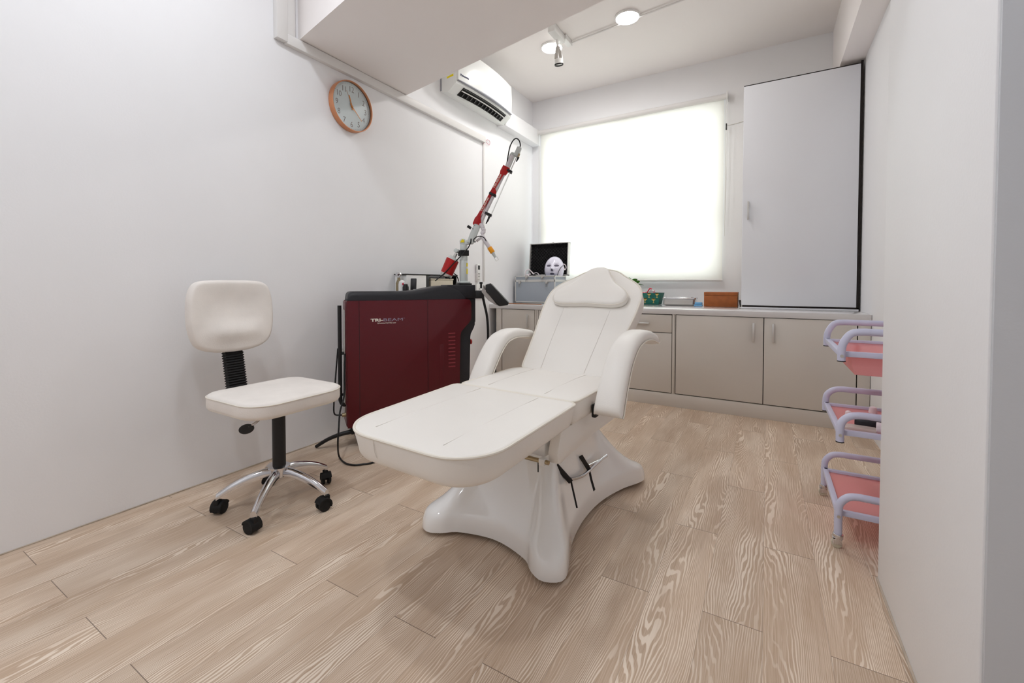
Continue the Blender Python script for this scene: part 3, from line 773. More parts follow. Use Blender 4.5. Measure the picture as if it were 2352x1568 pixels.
for k, (dx, dy, h) in enumerate(tips):
    for j in range(3):
        a = k * 1.9 + j * 2.1
        leaf((-1.225 + dx, 4.47 + dy, ZT + h), (math.cos(a), .4 * math.sin(a), .75), .085, .018, a).build('leaf', GREEN, pl)
leaf((-1.205, 4.45, ZT + .19), (.55, 0, .83), .105, .02, 1.2).build('leaf', GREEN, pl)
leaf((-1.18, 4.45, ZT + .19), (.95, 0, .25), .11, .016, .3).build('leaf', GREEN, pl)
leaf((-1.22, 4.45, ZT + .20), (-.55, 0, .75), .10, .016, .9).build('leaf', GREEN, pl)

# ------------------------------------------------------------------ things on the left wall near the machine
rm = thing('remote_control', 'white air-conditioner remote control in a holder on the left wall behind the laser arm', 'remote control', (XL, 3.47, 1.09))
MB().box((XL, 3.435, 1.02), (XL + .02, 3.485, 1.10), .003).build('holder', TRUNK, rm)
MB().box((XL + .004, 3.437, 1.04), (XL + .026, 3.483, 1.19), .006).build('handset', PLAST, rm)
MB().box((XL + .026, 3.445, 1.135), (XL + .0275, 3.475, 1.175), .0005).build('display', BLACKP, rm)
q = MB()
for i in range(3):
    for j in range(2): q.box((XL + .026, 3.447 + i * .010, 1.07 + j * .022), (XL + .0275, 3.453 + i * .010, 1.076 + j * .022))
q.build('buttons', VANE, rm)
so = thing('wall_socket', 'white double socket on the left wall below the remote control', 'socket', (XL, 3.53, .93))
MB().box((XL, 3.44, .86), (XL + .014, 3.60, 1.0), .004).build('plate', PLAST, so)
q = MB()
for y in (3.48, 3.55):
    for z in (.925, .945): q.box((XL + .0135, y, z), (XL + .015, y + .012, z + .008))
q.build('socket_slots', BLACKP, so)
q = MB(); 
for (px, py) in (): pass
q.tube([P(px, py, X=XL + .012) for px, py in ((1110, 330), (1114, 324), (1120, 321), (1125, 325), (1124, 333), (1118, 328), (1113, 321))], .0025, 6)
tag(q.build('loose_wire', mat('dusty_pink_wire', (205, 150, 160), .5)), 'small loop of pinkish loose wire at the end of the wall trunking', 'wire')

# ------------------------------------------------------------------ laser machine
ang = R(56.0)
p0 = Vector((-2.168, 1.742, 0))
lm = thing('laser_machine', 'burgundy and black medical laser machine with a red articulated arm beside the left wall', 'laser machine', tuple(p0), ang)
TL = WORLD[lm.name].copy()      # local x = along body (s), local y = toward wall (w), z up
WD = 0.20
body = [(0.03, .12), (.782, .12), (.782, .64), (.787, .665), (.815, .70), (.826, .72), (.826, .90), (.03, .90)]
MB(TL).prism(body, .018, WD - .018, 'y', .008).build('body', BLACKT, lm)
# top cover: lofted, height rises towards the arm
rg = []
def topz(s): 
    t = min(1, max(0, (s - .36) / .26)); t = t * t * (3 - 2 * t)
    return .953 + .034 * t
SL = [.006, .008, .013, .022, .035] + [.035 + (.75 - .035) * k / 26 for k in range(1, 27)]
for i in range(31):
    s_ = SL[i]
    zt = topz(s_); e_ = 1.0
    if i < 5: e_ = (.35, .62, .82, .94, .99)[i]
    if i > 26: e_ = math.sqrt(max(0.05, 1 - ((i - 26) / 4) ** 2))
    zb = .895; zt = zb + (zt - zb) * max(e_, .25)
    rad = min(.028, (zt - zb) * .8)
    ring = [(s_, .004, zb)]
    for a in range(6):
        q_ = a / 5 * PI / 2; ring.append((s_, .004 + rad * (1 - math.cos(q_)), zt - rad * (1 - math.sin(q_))))
    for a in range(6):
        q_ = a / 5 * PI / 2; ring.append((s_, WD - .004 - rad * (1 - math.sin(q_)), zt - rad * (1 - math.cos(q_))))
    ring.append((s_, WD - .004, zb)); rg.append(ring)
MB(TL).rings(rg).build('top_cover', BLACKT, lm, smooth=50)
MB(TL).box((.515, .0, .955), (.523, WD - .01, .984), .002).build('cover_seam', BLACKP, lm) if False else None
# head block carrying the column
MB(TL).prism([(.60, .90), (.615, .965), (.635, .992), (.826, .992), (.828, .90)], .012, WD - .012, 'y', .006).build('head_block', BLACKT, lm)
MB(TL).prism([(.815, .72), (.833, .74), (.833, .985), (.815, .985)], .03, WD - .03, 'y', .004).build('front_plate', BLACKP, lm)
panel = [(.0, .128), (.0, .897)] + [(.76, .897), (.782, .890), (.792, .868)] + [(.792, .775), (.787, .753), (.770, .730), (.727, .697), (.713, .680), (.707, .655), (.707, .128)]
for (w0, w1) in ((-.004, .02), (WD - .02, WD + .004)):
    MB(TL).prism(panel, w0, w1, 'y', .005).build('side_panel', BURG, lm)
MB(TL).box((-.006, .006, .135), (.028, WD - .006, .893), .006).build('end_panel', BURG, lm)
MB(TL).box((-.0115, .05, .20), (-.0055, WD - .05, .84), .003).build('connector_plate', STEEL, lm, label='metal connector plate at the cable end')
for a_ in (.069, .490): MB(TL).box((a_, -.0052, .13), (a_ + .002, -.0035, .896)).build('panel_joint', BLACKP, lm)
vb = MB(TL)
for k in range(10): vb.pad(rrect(.024, .0038, .0036, 4, .652, .672 - k * .0245), 0, .003, .001, .001, T=frame((0, -.004, 0), (1, 0, 0), (0, 0, 1)))
vb.build('vent_slots', BURG2, lm)
MB(TL).box((.568, -.0055, .13), (.596, -.0035, .60), .001).build('vertical_rib', BURG, lm)
TX = TL @ frame((0.136, -.0045, .768), (1, 0, 0), (0, 0, 1))
text_mesh('TRI-', 0.0245, TX, 'lettering', SILVTXT, lm, bold=.0009, fit=.074)
text_mesh('BEAM', 0.0245, TX @ Matrix.Translation((.077, 0, 0)), 'lettering', GREYTXT, lm, fit=.118)
text_mesh('TM', 0.006, TX @ Matrix.Translation((.199, .013, 0)), 'lettering', GREYTXT, lm)
text_mesh('Q-Switched Nd:YAG Laser', 0.0105, TX @ Matrix.Translation((.040, -.0145, 0)), 'lettering', SILVTXT, lm, bold=.0001, fit=.113)
# push handle loop at the left end
hb = MB(TL)
for w_ in (.06,):
    hb.tube([(-.036, w_, .868), (-.036, w_, .60), (-.036, w_, .33), (-.034, w_, .285), (-.02, w_, .262), (.005, w_, .255)], .0115, 12)
    hb.tube([(-.036, w_, .575), (.0, w_, .575)], .008, 8, smooth=False); hb.tube([(-.036, w_, .30), (-.03, w_ + .02, .315), (.0, w_ + .03, .32)], .008, 8)
hb.build('handle', BLACKP, lm)
q = MB(TL); q.box((-.03, .07, .565), (-.006, .10, .60), .004); q.cyl((-.014, .08, .63), (-.004, .08, .63), .008, seg=10); q.cyl((-.016, .09, .50), (-.004, .09, .50), .007, seg=10); q.build('connectors', STEEL, lm)
MB(TL).cyl((-.028, .05, .20), (-.004, .05, .20), .012, seg=12).build('power_inlet', BRASS, lm)
# stabiliser foot and castors
tip = TL.inverted() @ Vector((-2.35, 1.655, .012))
MB(TL).tube([(.03, .03, .098), (-.04, .045, .085), (-.11, (.045 + tip.y) / 2, .055), tuple(tip)], lambda t: .014 - .004 * t, 10).build('stabiliser_foot', BLACKP, lm)
MB(TL).box((.02, .02, .08), (.775, WD - .02, .121), .006).build('chassis', BLACKP, lm)
for s_ in (.09, .70):
    for w_ in (.045, WD - .045):
        q = MB(TL); q.cyl((s_, w_ - .014, .038), (s_, w_ + .014, .038), .037, seg=24, bev=.004); q.box((s_ - .012, w_ - .02, .05), (s_ + .012, w_ + .02, .081), .002); q.build('castor', RUBBER, lm)
# emergency stop on the right end
q = MB(TL); q.cyl((.780, .06, .600), (.801, .06, .600), .010, seg=16); q.cyl((.80, .06, .600), (.814, .06, .600), .018, seg=20, bev=.004); q.build('emergency_stop', RED, lm, label='red mushroom stop button')
MB(TL).cyl((.780, .06, .53), (.790, .06, .53), .008, seg=12).build('key_switch', BLACKP, lm)
# column
cs_, cw_ = .772, .10
cb_ = TL @ Vector((cs_, cw_, .992)); dcol = (cb_ - CC).dot(FW)
MB(TL).box((cs_ - .045, cw_ - .045, .990), (cs_ + .045, cw_ + .045, 1.003), .003).build('column_seat', BLACKP, lm)
MB(TL).box((cs_ - .038, cw_ - .038, 1.003), (cs_ + .038, cw_ + .038, 1.016), .005).build('column_flange', GREYP, lm)
def col(z0, z1, r, m, nm, r1=None): return MB(TL).cyl((cs_, cw_, z0), (cs_, cw_, z1), r, r1, seg=28, bev=.002).build(nm, m, lm)
zc = lambda py: CAMH + (651.3 - py) / 1000.0 * dcol
zc_ = 0
col(1.014, zc(598), .0285, GREYP, 'column'); col(zc(598), zc(588), .0285, GREYP, 'column_shoulder', .0265)
MB(TL).box((cs_ - .032, cw_ - .03, zc(588)), (cs_ + .030, cw_ + .03, zc(575)), .004).build('cable_clamp', BLACKP, lm)
col(zc(575), zc(562), .0245, GREYP, 'upper_column')
D = dcol
def arm_box(pa, pb, wa, name, m, dd=0.0, th=.03, bev=.008, db=None):
    a = P(*pa, d=D + dd); b_ = P(*pb, d=(D + dd) if db is None else db); v = (b_ - a)
    T = frame(a, v, v.cross(FW)); L_ = v.length
    return MB(T).box((0, -wa / 2, -th / 2), (L_, wa / 2, th / 2), bev).build(name, m, lm)
arm_box((1064, 563), (1063, 549), .044, 'elbow_block', GREYP, 0, .05, .012)
MB().prism([(0, 0), (.028, 0), (.028, .016), (.016, .022), (.006, .012)], -.0006, .0006, T=frame(P(1057, 556.5, d=D - .028), RT, (0, 0, 1))).build('warning_label', YELLOW, lm)
arm_box((1066, 557), (1082, 556), .036, 'elbow_link', GREYP, -.01, .036, .012)
# lower forearm: pale grey link with rounded end
arm_box((1079, 560), (1097, 515), .050, 'lower_link', GREYP, -.03, .034, .016)
q = MB()
for (px, py) in ((1090, 517), (1086, 525)):
    a = P(px, py, d=D - .048); q.cyl(a, a - FW * .003, .003, seg=8)
q.build('link_screw', VANE, lm)
a = P(1082, 524, d=D - .0); b_ = P(1074, 519, d=D - .0); MB().cyl(a, b_, .010, seg=12).build('lock_knob', BLACKP, lm)
# red upper arm (flat bracket with two windows along its right side)
A0 = P(1093.5, 517, d=D - .02); A1 = P(1165, 384, d=D - .02)
vA = A1 - A0; LA = vA.length; TA = frame(A0, vA, v_ if False else vA.cross(FW))     # local x along arm, local y to the picture left-up
yA = (TA.to_3x3() @ Vector((0, 1, 0))).dot(RT)
sgn = -1 if yA > 0 else 1        # sgn * y points to picture left
def rp(pts): return [(x * LA, sgn * y) for x, y in pts]
redp = [(-.10, -.028), (.0, .026), (.09, .030), (.14, .022), (.30, .0215), (.50, .022), (.545, .024), (.58, .022), (.86, .0215), (.90, .030), (1.0, .030), (1.0, -.022), (.93, -.022), (.885, -.018), (.865, -.003),
        (.62, .004), (.60, -.012), (.57, -.02), (.53, -.02), (.51, .004), (.22, .004), (.13, .0), (.10, -.014), (.04, -.03)]
MB(TA).prism(rp(redp), -.012, .012, 'z', .002).build('red_arm', RED, lm)
for f_ in (.22, .62):
    text_mesh('TRI-BEAM', 0.017, TA @ Matrix.Translation((f_ * LA, sgn * .0075 if sgn > 0 else -.019, .0122)), 'lettering', SILVTXT, lm, fit=.105, bold=.0002)
# pale beam tube running beside the red bracket
B0 = P(1101, 516, d=D - .012); B1 = P(1177, 357, d=D - .012)
MB().cyl(B0, B1, .0135, seg=20).build('beam_tube', ARMW, lm)
B2 = P(1108, 505, d=D + .01); B3 = P(1179, 363, d=D + .01)
MB().cyl(B2, B3, .0035, seg=8).build('tie_rod', RED, lm)
C0 = P(1127, 495, d=D - .03); C1 = P(1186, 362, d=D - .03)
MB().cyl(C0, C1, .0038, seg=10).build('steel_rod', STEEL, lm)
for (pa, pb) in (((1125, 444), (1138, 450)), ((1166, 391), (1175, 396)), ((1115, 489), (1128, 495))):
    a = P(*pa, d=D - .022); b_ = P(*pb, d=D - .022); v = b_ - a; T = frame(a, v, v.cross(FW)); MB(T).box((-.004, -.008, -.02), (v.length + .004, .008, .02), .003).build('clamp_band', BLACKP, lm)
arm_box((1165, 386), (1180, 350), .040, 'upper_link', GREYP, .012, .03, .016)
arm_box((1184, 360), (1194, 338), .036, 'top_joint', GREYP, -.005, .036, .010)
a = P(1190, 361, d=D - .03); b_ = P(1193, 353, d=D - .03); MB().cyl(a, b_, .007, seg=10).build('rod_end', BRASS, lm)
q = MB(); a = P(1186, 371, d=D - .03); b_ = P(1191, 361, d=D - .03); q.cyl(a, b_, .004, .008, seg=10); q.build('rod_boot', BLACKP, lm); q = MB(); a = P(1124, 497, d=D - .03); b_ = P(1121, 505, d=D - .03); q.cyl(a, b_, .008, .006, seg=10); q.cyl(b_, P(1116, 514, d=D - .03), .007, .003, seg=10); q.build('rod_boot', BLACKP, lm)
# cable loop on top of the arm
MB().tube([P(px, py, d=D - .01) for px, py in ((1164, 378), (1167, 358), (1172, 335), (1180, 321), (1187, 318), (1193, 324), (1195, 334), (1193, 340))], .0042, 8).build('cable_loop', CABLE, lm)
# handpiece
MB().cyl(P(1104, 514, d=D - .02), P(1110, 524, d=D - .03), .0155, seg=16, bev=.004).build('wrist_tube', ARMW, lm)
arm_box((1106, 524), (1115, 530), .028, 'wrist_joint', ARMW, -.03, .028, .010)
arm_box((1114, 529), (1105, 538), .026, 'wrist_joint', ARMW, -.03, .026, .010)
h0 = P(1106, 540, d=D - .03); h1 = P(1124, 568, d=D - .03); h2 = P(1132, 580, d=D - .03); h3 = P(1138, 591, d=D - .03)
MB().cyl(h0, h1, .016, .0145, seg=18, bev=.003).build('handpiece', ARMW, lm)
MB().cyl(h1, h2, .017, .017, seg=18, bev=.002).build('grip_sleeve', ORANGE, lm, label='orange sleeve around the handpiece')
MB().cyl(h2, h3, .013, .009, seg=18).build('nozzle', GREYP, lm)
q = MB(); q.tube([P(px, py, d=D - .03) for px, py in ((1135, 592), (1140, 599.5), (1145, 596.5), (1141, 589))], .0015, 6, smooth=False); q.build('distance_gauge', STEEL, lm)
arm_box((1094, 554), (1104, 546), .018, 'side_grip', ARMW, 0.0, .02, .006)
MB().tube([P(px, py, d=D - .045) for px, py in ((1117, 554), (1112, 546), (1104, 542.5), (1095, 544), (1088, 550), (1089, 555), (1093, 555))], .0032, 7).build('handpiece_cable', CABLE, lm)
MB().tube([P(px, py, d=D - .05) for px, py in ((1082, 548), (1081, 556), (1077, 566), (1071, 574), (1058, 588), (1040, 607), (1020, 628), (1004, 641), (1000, 645))], .0038, 8).build('hanging_cable', CABLE, lm)
MB().tube([P(px, py, d=D + .02) for px, py in ((1043, 628), (1048, 632), (1052, 640), (1053, 648))], .0038, 8).build('rear_cable', CABLE, lm)
# counterweight
arm_box((1047, 578), (1056, 575), .022, 'counterweight_bracket', GREYP, 0, .03, .006)
a = P(1047, 575, d=D - .03); MB().cyl(a, a + FW * .05, .015, seg=18, bev=.003).build('pivot', GREYP, lm)
w0 = P(1048, 582, d=D); w1 = P(1043, 592, d=D); w2 = P(1040, 596, d=D); w3 = P(1026, 628, d=D); w4 = P(1023.5, 635.5, d=D)
MB().cyl(w0, w1, .011, seg=14).build('weight_neck', STEEL, lm)
ax = (w3 - w2).normalized()
MB().cyl(w1 - ax * .004, w2, .030, .046, seg=28).build('weight_cap', GREYP, lm)
MB().cyl(w2, w3, .045, .044, seg=32).build('counterweight', RED, lm)
MB().cyl(w3, w4, .043, .040, seg=32, bev=.002).build('weight_end', STEEL, lm)
MB().cyl(w4, w4 + ax * .004, .038, .034, seg=32).build('weight_foot', BLACKP, lm)
q = MB(TL)
for za, zb in ((zc(604), zc(612)), (zc(617), zc(629))): 
    ring = []
    for z in (za, zb): ring.append([(cs_ + r_ * math.cos(a), cw_ + r_ * math.sin(a), z) for r_, a in [(.0292, R(k)) for k in range(-68, -27, 8)] + [(.0286, R(k)) for k in range(-28, -69, -8)]])
    q.rings(ring)
q.build('warning_label', YELLOW, lm)
# control screen on a bracket
arm_box((1092, 676), (1112, 676), .055, 'screen_bracket', BLACKP, -.03, .04, .004)
a = P(1105, 662, d=D - .03); b_ = P(1105, 648, d=D - .03); q = MB(); q.cyl(a, b_, .007, seg=10); q.cyl(P(1105, 652, d=D - .03), P(1105, 647.5, d=D - .03), .011, seg=14); q.build('screen_knob', BLACKP, lm)
s0 = P(1123, 659, d=D - .06); s1 = P(1160, 698, d=D - .06); v = s1 - s0; T = frame(s0, v, v.cross(FW)); LS = v.length
q_ = MB(T); sy_ = 1 if (T.to_3x3() @ Vector((0, 1, 0))).z > 0 else -1
q_.prism([(-.015, sy_ * .0), (.0, sy_ * .030), (LS + .012, sy_ * .028), (LS + .016, sy_ * .012), (LS - .014, -sy_ * .028), (.02, -sy_ * .028)], -.05, .22, 'z', .006); q_.build('screen', BLACKP, lm)
q_ = MB(T); q_.prism([(-.024, -sy_ * .012), (.010, -sy_ * .029), (LS - .016, -sy_ * .030), (LS - .045, -sy_ * .044), (LS * .45, -sy_ * .056), (.0, -sy_ * .050)], -.04, .21, 'z', .006); q_.build('screen_back', GREYBK, lm)
MB().tube([P(px, py, d=D - .02) for px, py in ((1107, 674), (1113, 700), (1119, 730), (1121, 775), (1118, 850), (1110, 925), (1098, 955), (1085, 960))], .0085, 10).build('screen_cable', CABLE, lm)
# power cord to the floor
pc = MB(); i0 = TL @ Vector((-.028, .05, .20))
pc.tube([i0, i0 + Vector((-.03, -.03, .01)), P(767, 925, d=2.62), P(768, 905, d=2.63), P(772, 850, d=2.65), P(776, 800, d=2.66)], .0045, 8)
pc.build('power_lead', CABLE, lm)
pc = MB(); pc.tube([P(792, 812, d=2.62), P(791, 860, d=2.6), P(790, 910, d=2.58), P(781, 945, d=2.52), P(778, 985, d=2.42), P(776, 1020, d=2.42), Vector(P(779, 1048, Z=.012)), Vector(P(793, 1063, Z=.006)), Vector(P(812, 1067.5, Z=.006)), Vector(P(832, 1066, Z=.006)), Vector(P(856, 1062, Z=.006)), Vector(P(880, 1052, Z=.006))], .0048, 8)
tag(pc.build('power_cord', CABLE), 'black power cord hanging from the machine end and curling on the floor toward the bed', 'power cord')

# ------------------------------------------------------------------ side table with things behind the machine
sh = thing('storage_unit', 'small white storage unit with a thin black top behind the laser machine', 'storage unit', (-2.28, 2.6, 0))
sx0, sx1, sy0, sy1 = -2.42, -2.30, 2.382, 2.983
MB().box((sx0, sy0 - .01, 1.066), (sx1 + .003, sy1 + .012, 1.074), .001).build('top_panel', BLACKP, sh)
MB().box((sx0, sy0, .90), (sx1, 2.596, 1.0655), .002).build('cupboard_part', PLAST, sh)
MB().box((sx0, 2.596, .90), (sx1, 2.631, 1.0655), .002).build('divider', BLACKP, sh)
q = MB(); q.box((sx0, sy1 - .008, .90), (sx1, sy1, 1.0655)); q.build('side_panel', BLACKP, sh)
MB().prism([(sx0, 2.20), (-2.275, 2.20), (-2.225, 2.34), (-2.20, 2.50), (-2.26, sy1), (sx0, sy1)], .885, .8995).build('shelf', PLAST, sh)
q = MB()
for (x, y) in ((sx0, 2.205), (sx1 - .02, 2.40), (sx0, sy1 - .02), (sx1 - .02, sy1 - .02)): q.box((x, y, 0), (x + .02, y + .02, .885))
q.build('frame', PLAST, sh)
bc = thing('storage_box', 'beige lidded plastic box inside the storage unit behind the counterweight', 'box', (-2.32, 2.74, .90))
MB().box((-2.415, 2.66, .90), (-2.305, 2.94, 1.03), .004).build('box_body', CREAMB, bc); MB().box((-2.417, 2.655, 1.031), (-2.303, 2.945, 1.041), .002).build('lid', CREAMB, bc)
zb = .90
bt = thing('perfume_bottle', 'tall bottle of amber liquid with a clear round stopper behind the laser machine', 'bottle', (-2.335, 2.338, zb))
TB = Matrix.Translation((-2.335, 2.338, zb))
MB(TB).lathe([(.018, 0), (.022, .005), (.022, .105), (.014, .125), (.011, .13), (.011, .145)], 24).build('bottle_body', AMBER, bt)
MB(TB).lathe([(.011, .146), (.013, .15), (.022, .160), (.024, .170), (.018, .180), (.004, .184)], 24).build('stopper', CHROME, bt)
bt = thing('pump_bottle', 'white rounded bottle with a small red badge behind the laser machine', 'bottle', (-2.285, 2.318, zb))
TB = Matrix.Translation((-2.285, 2.318, zb))
MB(TB).lathe([(.018, 0), (.024, .004), (.024, .095), (.020, .115), (.010, .125), (.001, .127)], 24).build('bottle_body', PLAST, bt)
MB(TB).cyl((.021, -.008, .098), (.026, -.010, .098), .009, seg=16).build('red_badge', PINKW, bt)
bt = thing('dark_bottle', 'black bottle with a white cap in front of the white unit behind the machine', 'bottle', (-2.243, 2.313, zb))
TB = Matrix.Translation((-2.243, 2.313, zb))
MB(TB).lathe([(.020, 0), (.022, .004), (.022, .075), (.014, .094), (.014, .097)], 24).build('bottle_body', BLACKP, bt)
MB(TB).lathe([(.014, .0975), (.014, .112), (.012, .114)], 24).build('cap', PLAST, bt)
ph = thing('black_phone', 'black handheld device leaning upright against the white storage unit', 'device', (-2.262, 2.413, zb))
TP = frame((-2.262, 2.413, zb + .085), RT, (-.12, .1, 1)); MB(TP).box((-.022, -.055, -.006), (.022, .055, .006), .005).build('device_body', BLACKP, ph)
eb = thing('earphone_stand', 'small white stand holding two round white earpieces on the machine side shelf', 'stand', (-2.22, 2.385, zb))
MB().box((-2.245, 2.36, zb), (-2.20, 2.40, zb + .02), .004).build('stand_base', PLAST, eb)
for dy in (-.007, .009):
    q = MB(); q.cyl((-2.222, 2.384 + dy * .6, zb + .02), (-2.222, 2.384 + dy, zb + .048), .0035, seg=8); q.lathe([(.002, -.006), (.008, 0), (.006, .006), (.001, .008)], 14, T=Matrix.Translation((-2.222, 2.384 + dy, zb + .053))); q.build('earpiece', PLAST, eb)

# ------------------------------------------------------------------ treatment bed
BR = R(-3.0)
bed = thing('treatment_bed', 'white upholstered electric treatment bed with raised backrest and armrests in the middle of the room', 'treatment bed', (-0.867, 1.78, 0), BR)
TBd = WORLD[bed.name].copy()
# moulded base
def star():
    q = [(-.262, -.498), (-.318, -.462), (-.315, -.395), (-.262, -.27), (-.225, -.10), (-.225, .08), (-.255, .25), (-.312, .40), (-.318, .465), (-.262, .498)]
    q2 = [(-.205, .475), (-.15, .43), (0, .395), (.15, .43), (.205, .475)]
    left = q + q2
    pts = [(x, y) for x, y in left]
    right = [(-x, -y) for x, y in left]
    return [Vector((x, y)) for x, y in pts + right]
so_ = catmull(star(), True, 8)
so_ = resample(so_, 160)
def sup(a, hx, hy, n=3.2):
    c_, s_ = math.cos(a), math.sin(a); return Vector((math.copysign(abs(c_) ** (2 / n), c_) * hx, math.copysign(abs(s_) ** (2 / n), s_) * hy))
inner = [sup(math.atan2(p.y / .5, p.x / .32), .165, .24) for p in so_]
profz = [(1.0, .018), (1.0, .03), (.992, .050), (.97, .070), (.94, .083), (.90, .092), (.84, .101), (.74, .118), (.62, .145), (.5, .178), (.38, .218), (.26, .262), (.14, .310), (.05, .345), (0.0, .355)]
rg = []
for t, z in profz: rg.append([(lambda q: (q.x, q.y, z))(i_.lerp(o_, t)) for o_, i_ in zip(so_, inner)])
for k in (.8, .4, .02): rg.append([(i_.x * k, i_.y * k, .357) for i_ in inner])
bs = MB(TBd).rings(rg, True, True, True)
# embossed arch on the foot-end slope
for v_ in bs.bm.verts:
    L_ = TBd.inverted() @ v_.co
    if L_.y < -.1 and .09 < L_.z < .34:
        d_ = abs(math.hypot(L_.x / .085, (L_.y + .30) / .07) - 1)
        if L_.y > -.32: v_.co.z += .008 * math.exp(-(d_ / .3) ** 2)
bmesh.ops.recalc_face_normals(bs.bm, faces=bs.bm.faces); bs.bm.normal_update()
bvh = BVHTree.FromBMesh(bs.bm)
bs.build('base', SHELL, bed, smooth=60)
for (x, y) in ((-.24, -.41), (.24, -.41), (-.24, .41), (.24, .41)):
    MB(TBd).cyl((x, y, 0.0), (x, y, .07), .016, seg=14, bev=.003).build('levelling_foot', PLAST, bed)
def hit(px, py, off=0.0):
    r = ray(px, py).normalized(); h = bvh.ray_cast(CC, r)
    p = h[0] if h[0] is not None else P(px, py, d=1.75); n = h[1] if h[1] is not None else -r
    if n.dot(r) > 0: n = -n
    return p + n * off, n
def strip(pts, wd, name, off=.0015):
    q = MB(); ps = [hit(px, py, off) for px, py in pts]
    dense = []
    for i in range(len(pts) - 1):
        for k in range(6): dense.append((pts[i][0] + (pts[i + 1][0] - pts[i][0]) * k / 6, pts[i][1] + (pts[i + 1][1] - pts[i][1]) * k / 6))
    dense.append(pts[-1]); rgx = []
    hs = [hit(px, py, 0) for px, py in dense]
    for i, (p, n) in enumerate(hs):
        t = (hs[min(i + 1, len(hs) - 1)][0] - hs[max(i - 1, 0)][0]).normalized(); s_ = t.cross(n).normalized() * wd
        rgx.append([tuple(p - s_ + n * off), tuple(p + s_ + n * off), tuple(p + s_ - n * .004), tuple(p - s_ - n * .004)])
    q.rings(rgx); return q.build(name, DARKR, bed)
strip([(1311, 1104), (1318, 1135), (1325, 1166)], .0065, 'lever_slot')
strip([(1353, 1078), (1358, 1102), (1365, 1126)], .0085, 'lever_slot')
# actuator box and frame under the seat
MB(TBd).box((-.235, -.375, .375), (.205, .30, .475), .006).build('frame_box', SHELL, bed)
MB(TBd).box((-.15, -.22, .345), (.15, .22, .378), .004).build('lift_column', SHELL, bed)
MB(TBd).cyl((-.30, -.40, .372), (.235, -.40, .372), .008, seg=14).build('cross_rod', BRASS, bed)
MB(TBd).box((.20, -.412, .360), (.222, -.388, .384), .002).build('rod_collar', PLAST, bed)
MB(TBd).cyl((.192, -.40, .33), (.192, -.40, .365), .0025, seg=6).build('rod_hook', BLACKP, bed)
plate = [(-.355, .478), (-.385, .40), (-.378, .366), (-.355, .360), (-.32, .368), (-.05, .385), (.20, .385), (.32, .395), (.37, .43), (.36, .478)]
for x0_, x1_ in ((.222, .262), (-.262, -.222)): MB(TBd).prism(plate, x0_, x1_, 'x', .006).build('side_plate', VINYL, bed)
# levers and chrome pedal bar
def link(p1, p2, wd, d1, d2, name='lever'):
    a = P(*p1, d=d1); b_ = P(*p2, d=d2); v = b_ - a; T = frame(a, v, v.cross(FW)); MB(T).box((0, -wd, -.004), (v.length, wd, .004), .001).build(name, BLACKP, bed)
e1, n1_ = hit(1309, 1100, .012); e2, n2_ = hit(1350, 1070, .012)
d1 = (e1 - CC).dot(FW); d2 = (e2 - CC).dot(FW)
link((1277, 1068), (1311, 1106), .010, d1 - .055, d1 - .03); link((1334, 1047), (1353, 1078), .009, d2 - .05, d2 - .03)
dp = lambda px: d1 + (d2 - d1) * (px - 1309) / 45.0 - .03
MB().tube([P(px, py, d=dp(px)) for px, py in ((1310, 1100), (1322, 1098), (1338, 1092), (1350, 1083), (1366, 1068), (1380, 1056), (1393, 1046))], .0068, 12).build('pedal_bar', CHROME, bed)
MB().tube([P(px, py, d=dp(px) + .01) for px, py in ((1352, 1069), (1362, 1064), (1376, 1057), (1386, 1051))], .005, 10).build('pedal_bar', CHROME, bed)

def outline_tube(q, outline, z, r, T):
    pts = [T @ Vector((p[0], p[1], z)) for p in outline]; q.tube(pts, r, 8, closed=True, smooth=False)
def cushion(name, outline, z0, z1, T, rt, rb, crown, pipe=.0044, bin_=0.0, ztop=None):
    c = MB(T).pad(outline, z0, z1, rt, rb, crown, bin_=bin_).build(name, VINYL, bed, smooth=50)
    if pipe:
        n = len(outline); o = [Vector((p[0], p[1])) for p in outline]
        q = MB(); cen = sum(o, Vector((0, 0))) / n
        o2 = []
        for i in range(n):
            t = (o[(i + 1) % n] - o[i - 1]).normalized(); nn = Vector((-t.y, t.x))
            if nn.dot(cen - o[i]) < 0 and name != 'x': pass
            o2.append(o[i])
        outline_tube(q, [(p.x * .999, p.y) for p in o2], z1 - rt * .35, pipe, T)
        q.build('piping', PIPING, c)
    return c
ZS = .571
def leg_xy(p):
    t = (-.298 - p[1]) / .64; l_ = -.277 + .067 * t; r_ = .297 + .033 * t
    return Vector(((l_ + r_) / 2 + p[0] / .281 * (r_ - l_) / 2, p[1]))
leg_o = resample([leg_xy(p) for p in rrect(.281, .32, (.03, .03, .15, .15), 10, 0, -.618)], 120)
legc = cushion('leg_section', leg_o, ZS - .094, ZS, TBd, .012, .034, .006, bin_=.012)
seat_o = resample([Vector(p) for p in rrect(.272, .232, (.09, .09, .025, .025), 8, .014, -.062)], 110)
cushion('seat_section', seat_o, ZS - .092, ZS + .002, TBd, .014, .03, .006)
# stitched seams along the mattress
for x in (-.135, .135):
    q = MB(TBd); q.tube([(x + .045, -.88, ZS + .0030), (x + .03, -.6, ZS + .0047), (x + .016, -.33, ZS + .0037)], .0010, 6); q.build('seam', VINYL, legc); q = MB(TBd); q.tube([(x + .01, -.27, ZS + .0055), (x, 0, ZS + .007), (x, .14, ZS + .005)], .0010, 6); q.build('seam', VINYL, legc)
MB(TBd).tube([(-.03, -.9387, ZS - .008), (-.03, -.932, ZS - .05), (-.03, -.91, ZS - .085)], .0012, 6).build('seam', VINYL, legc)
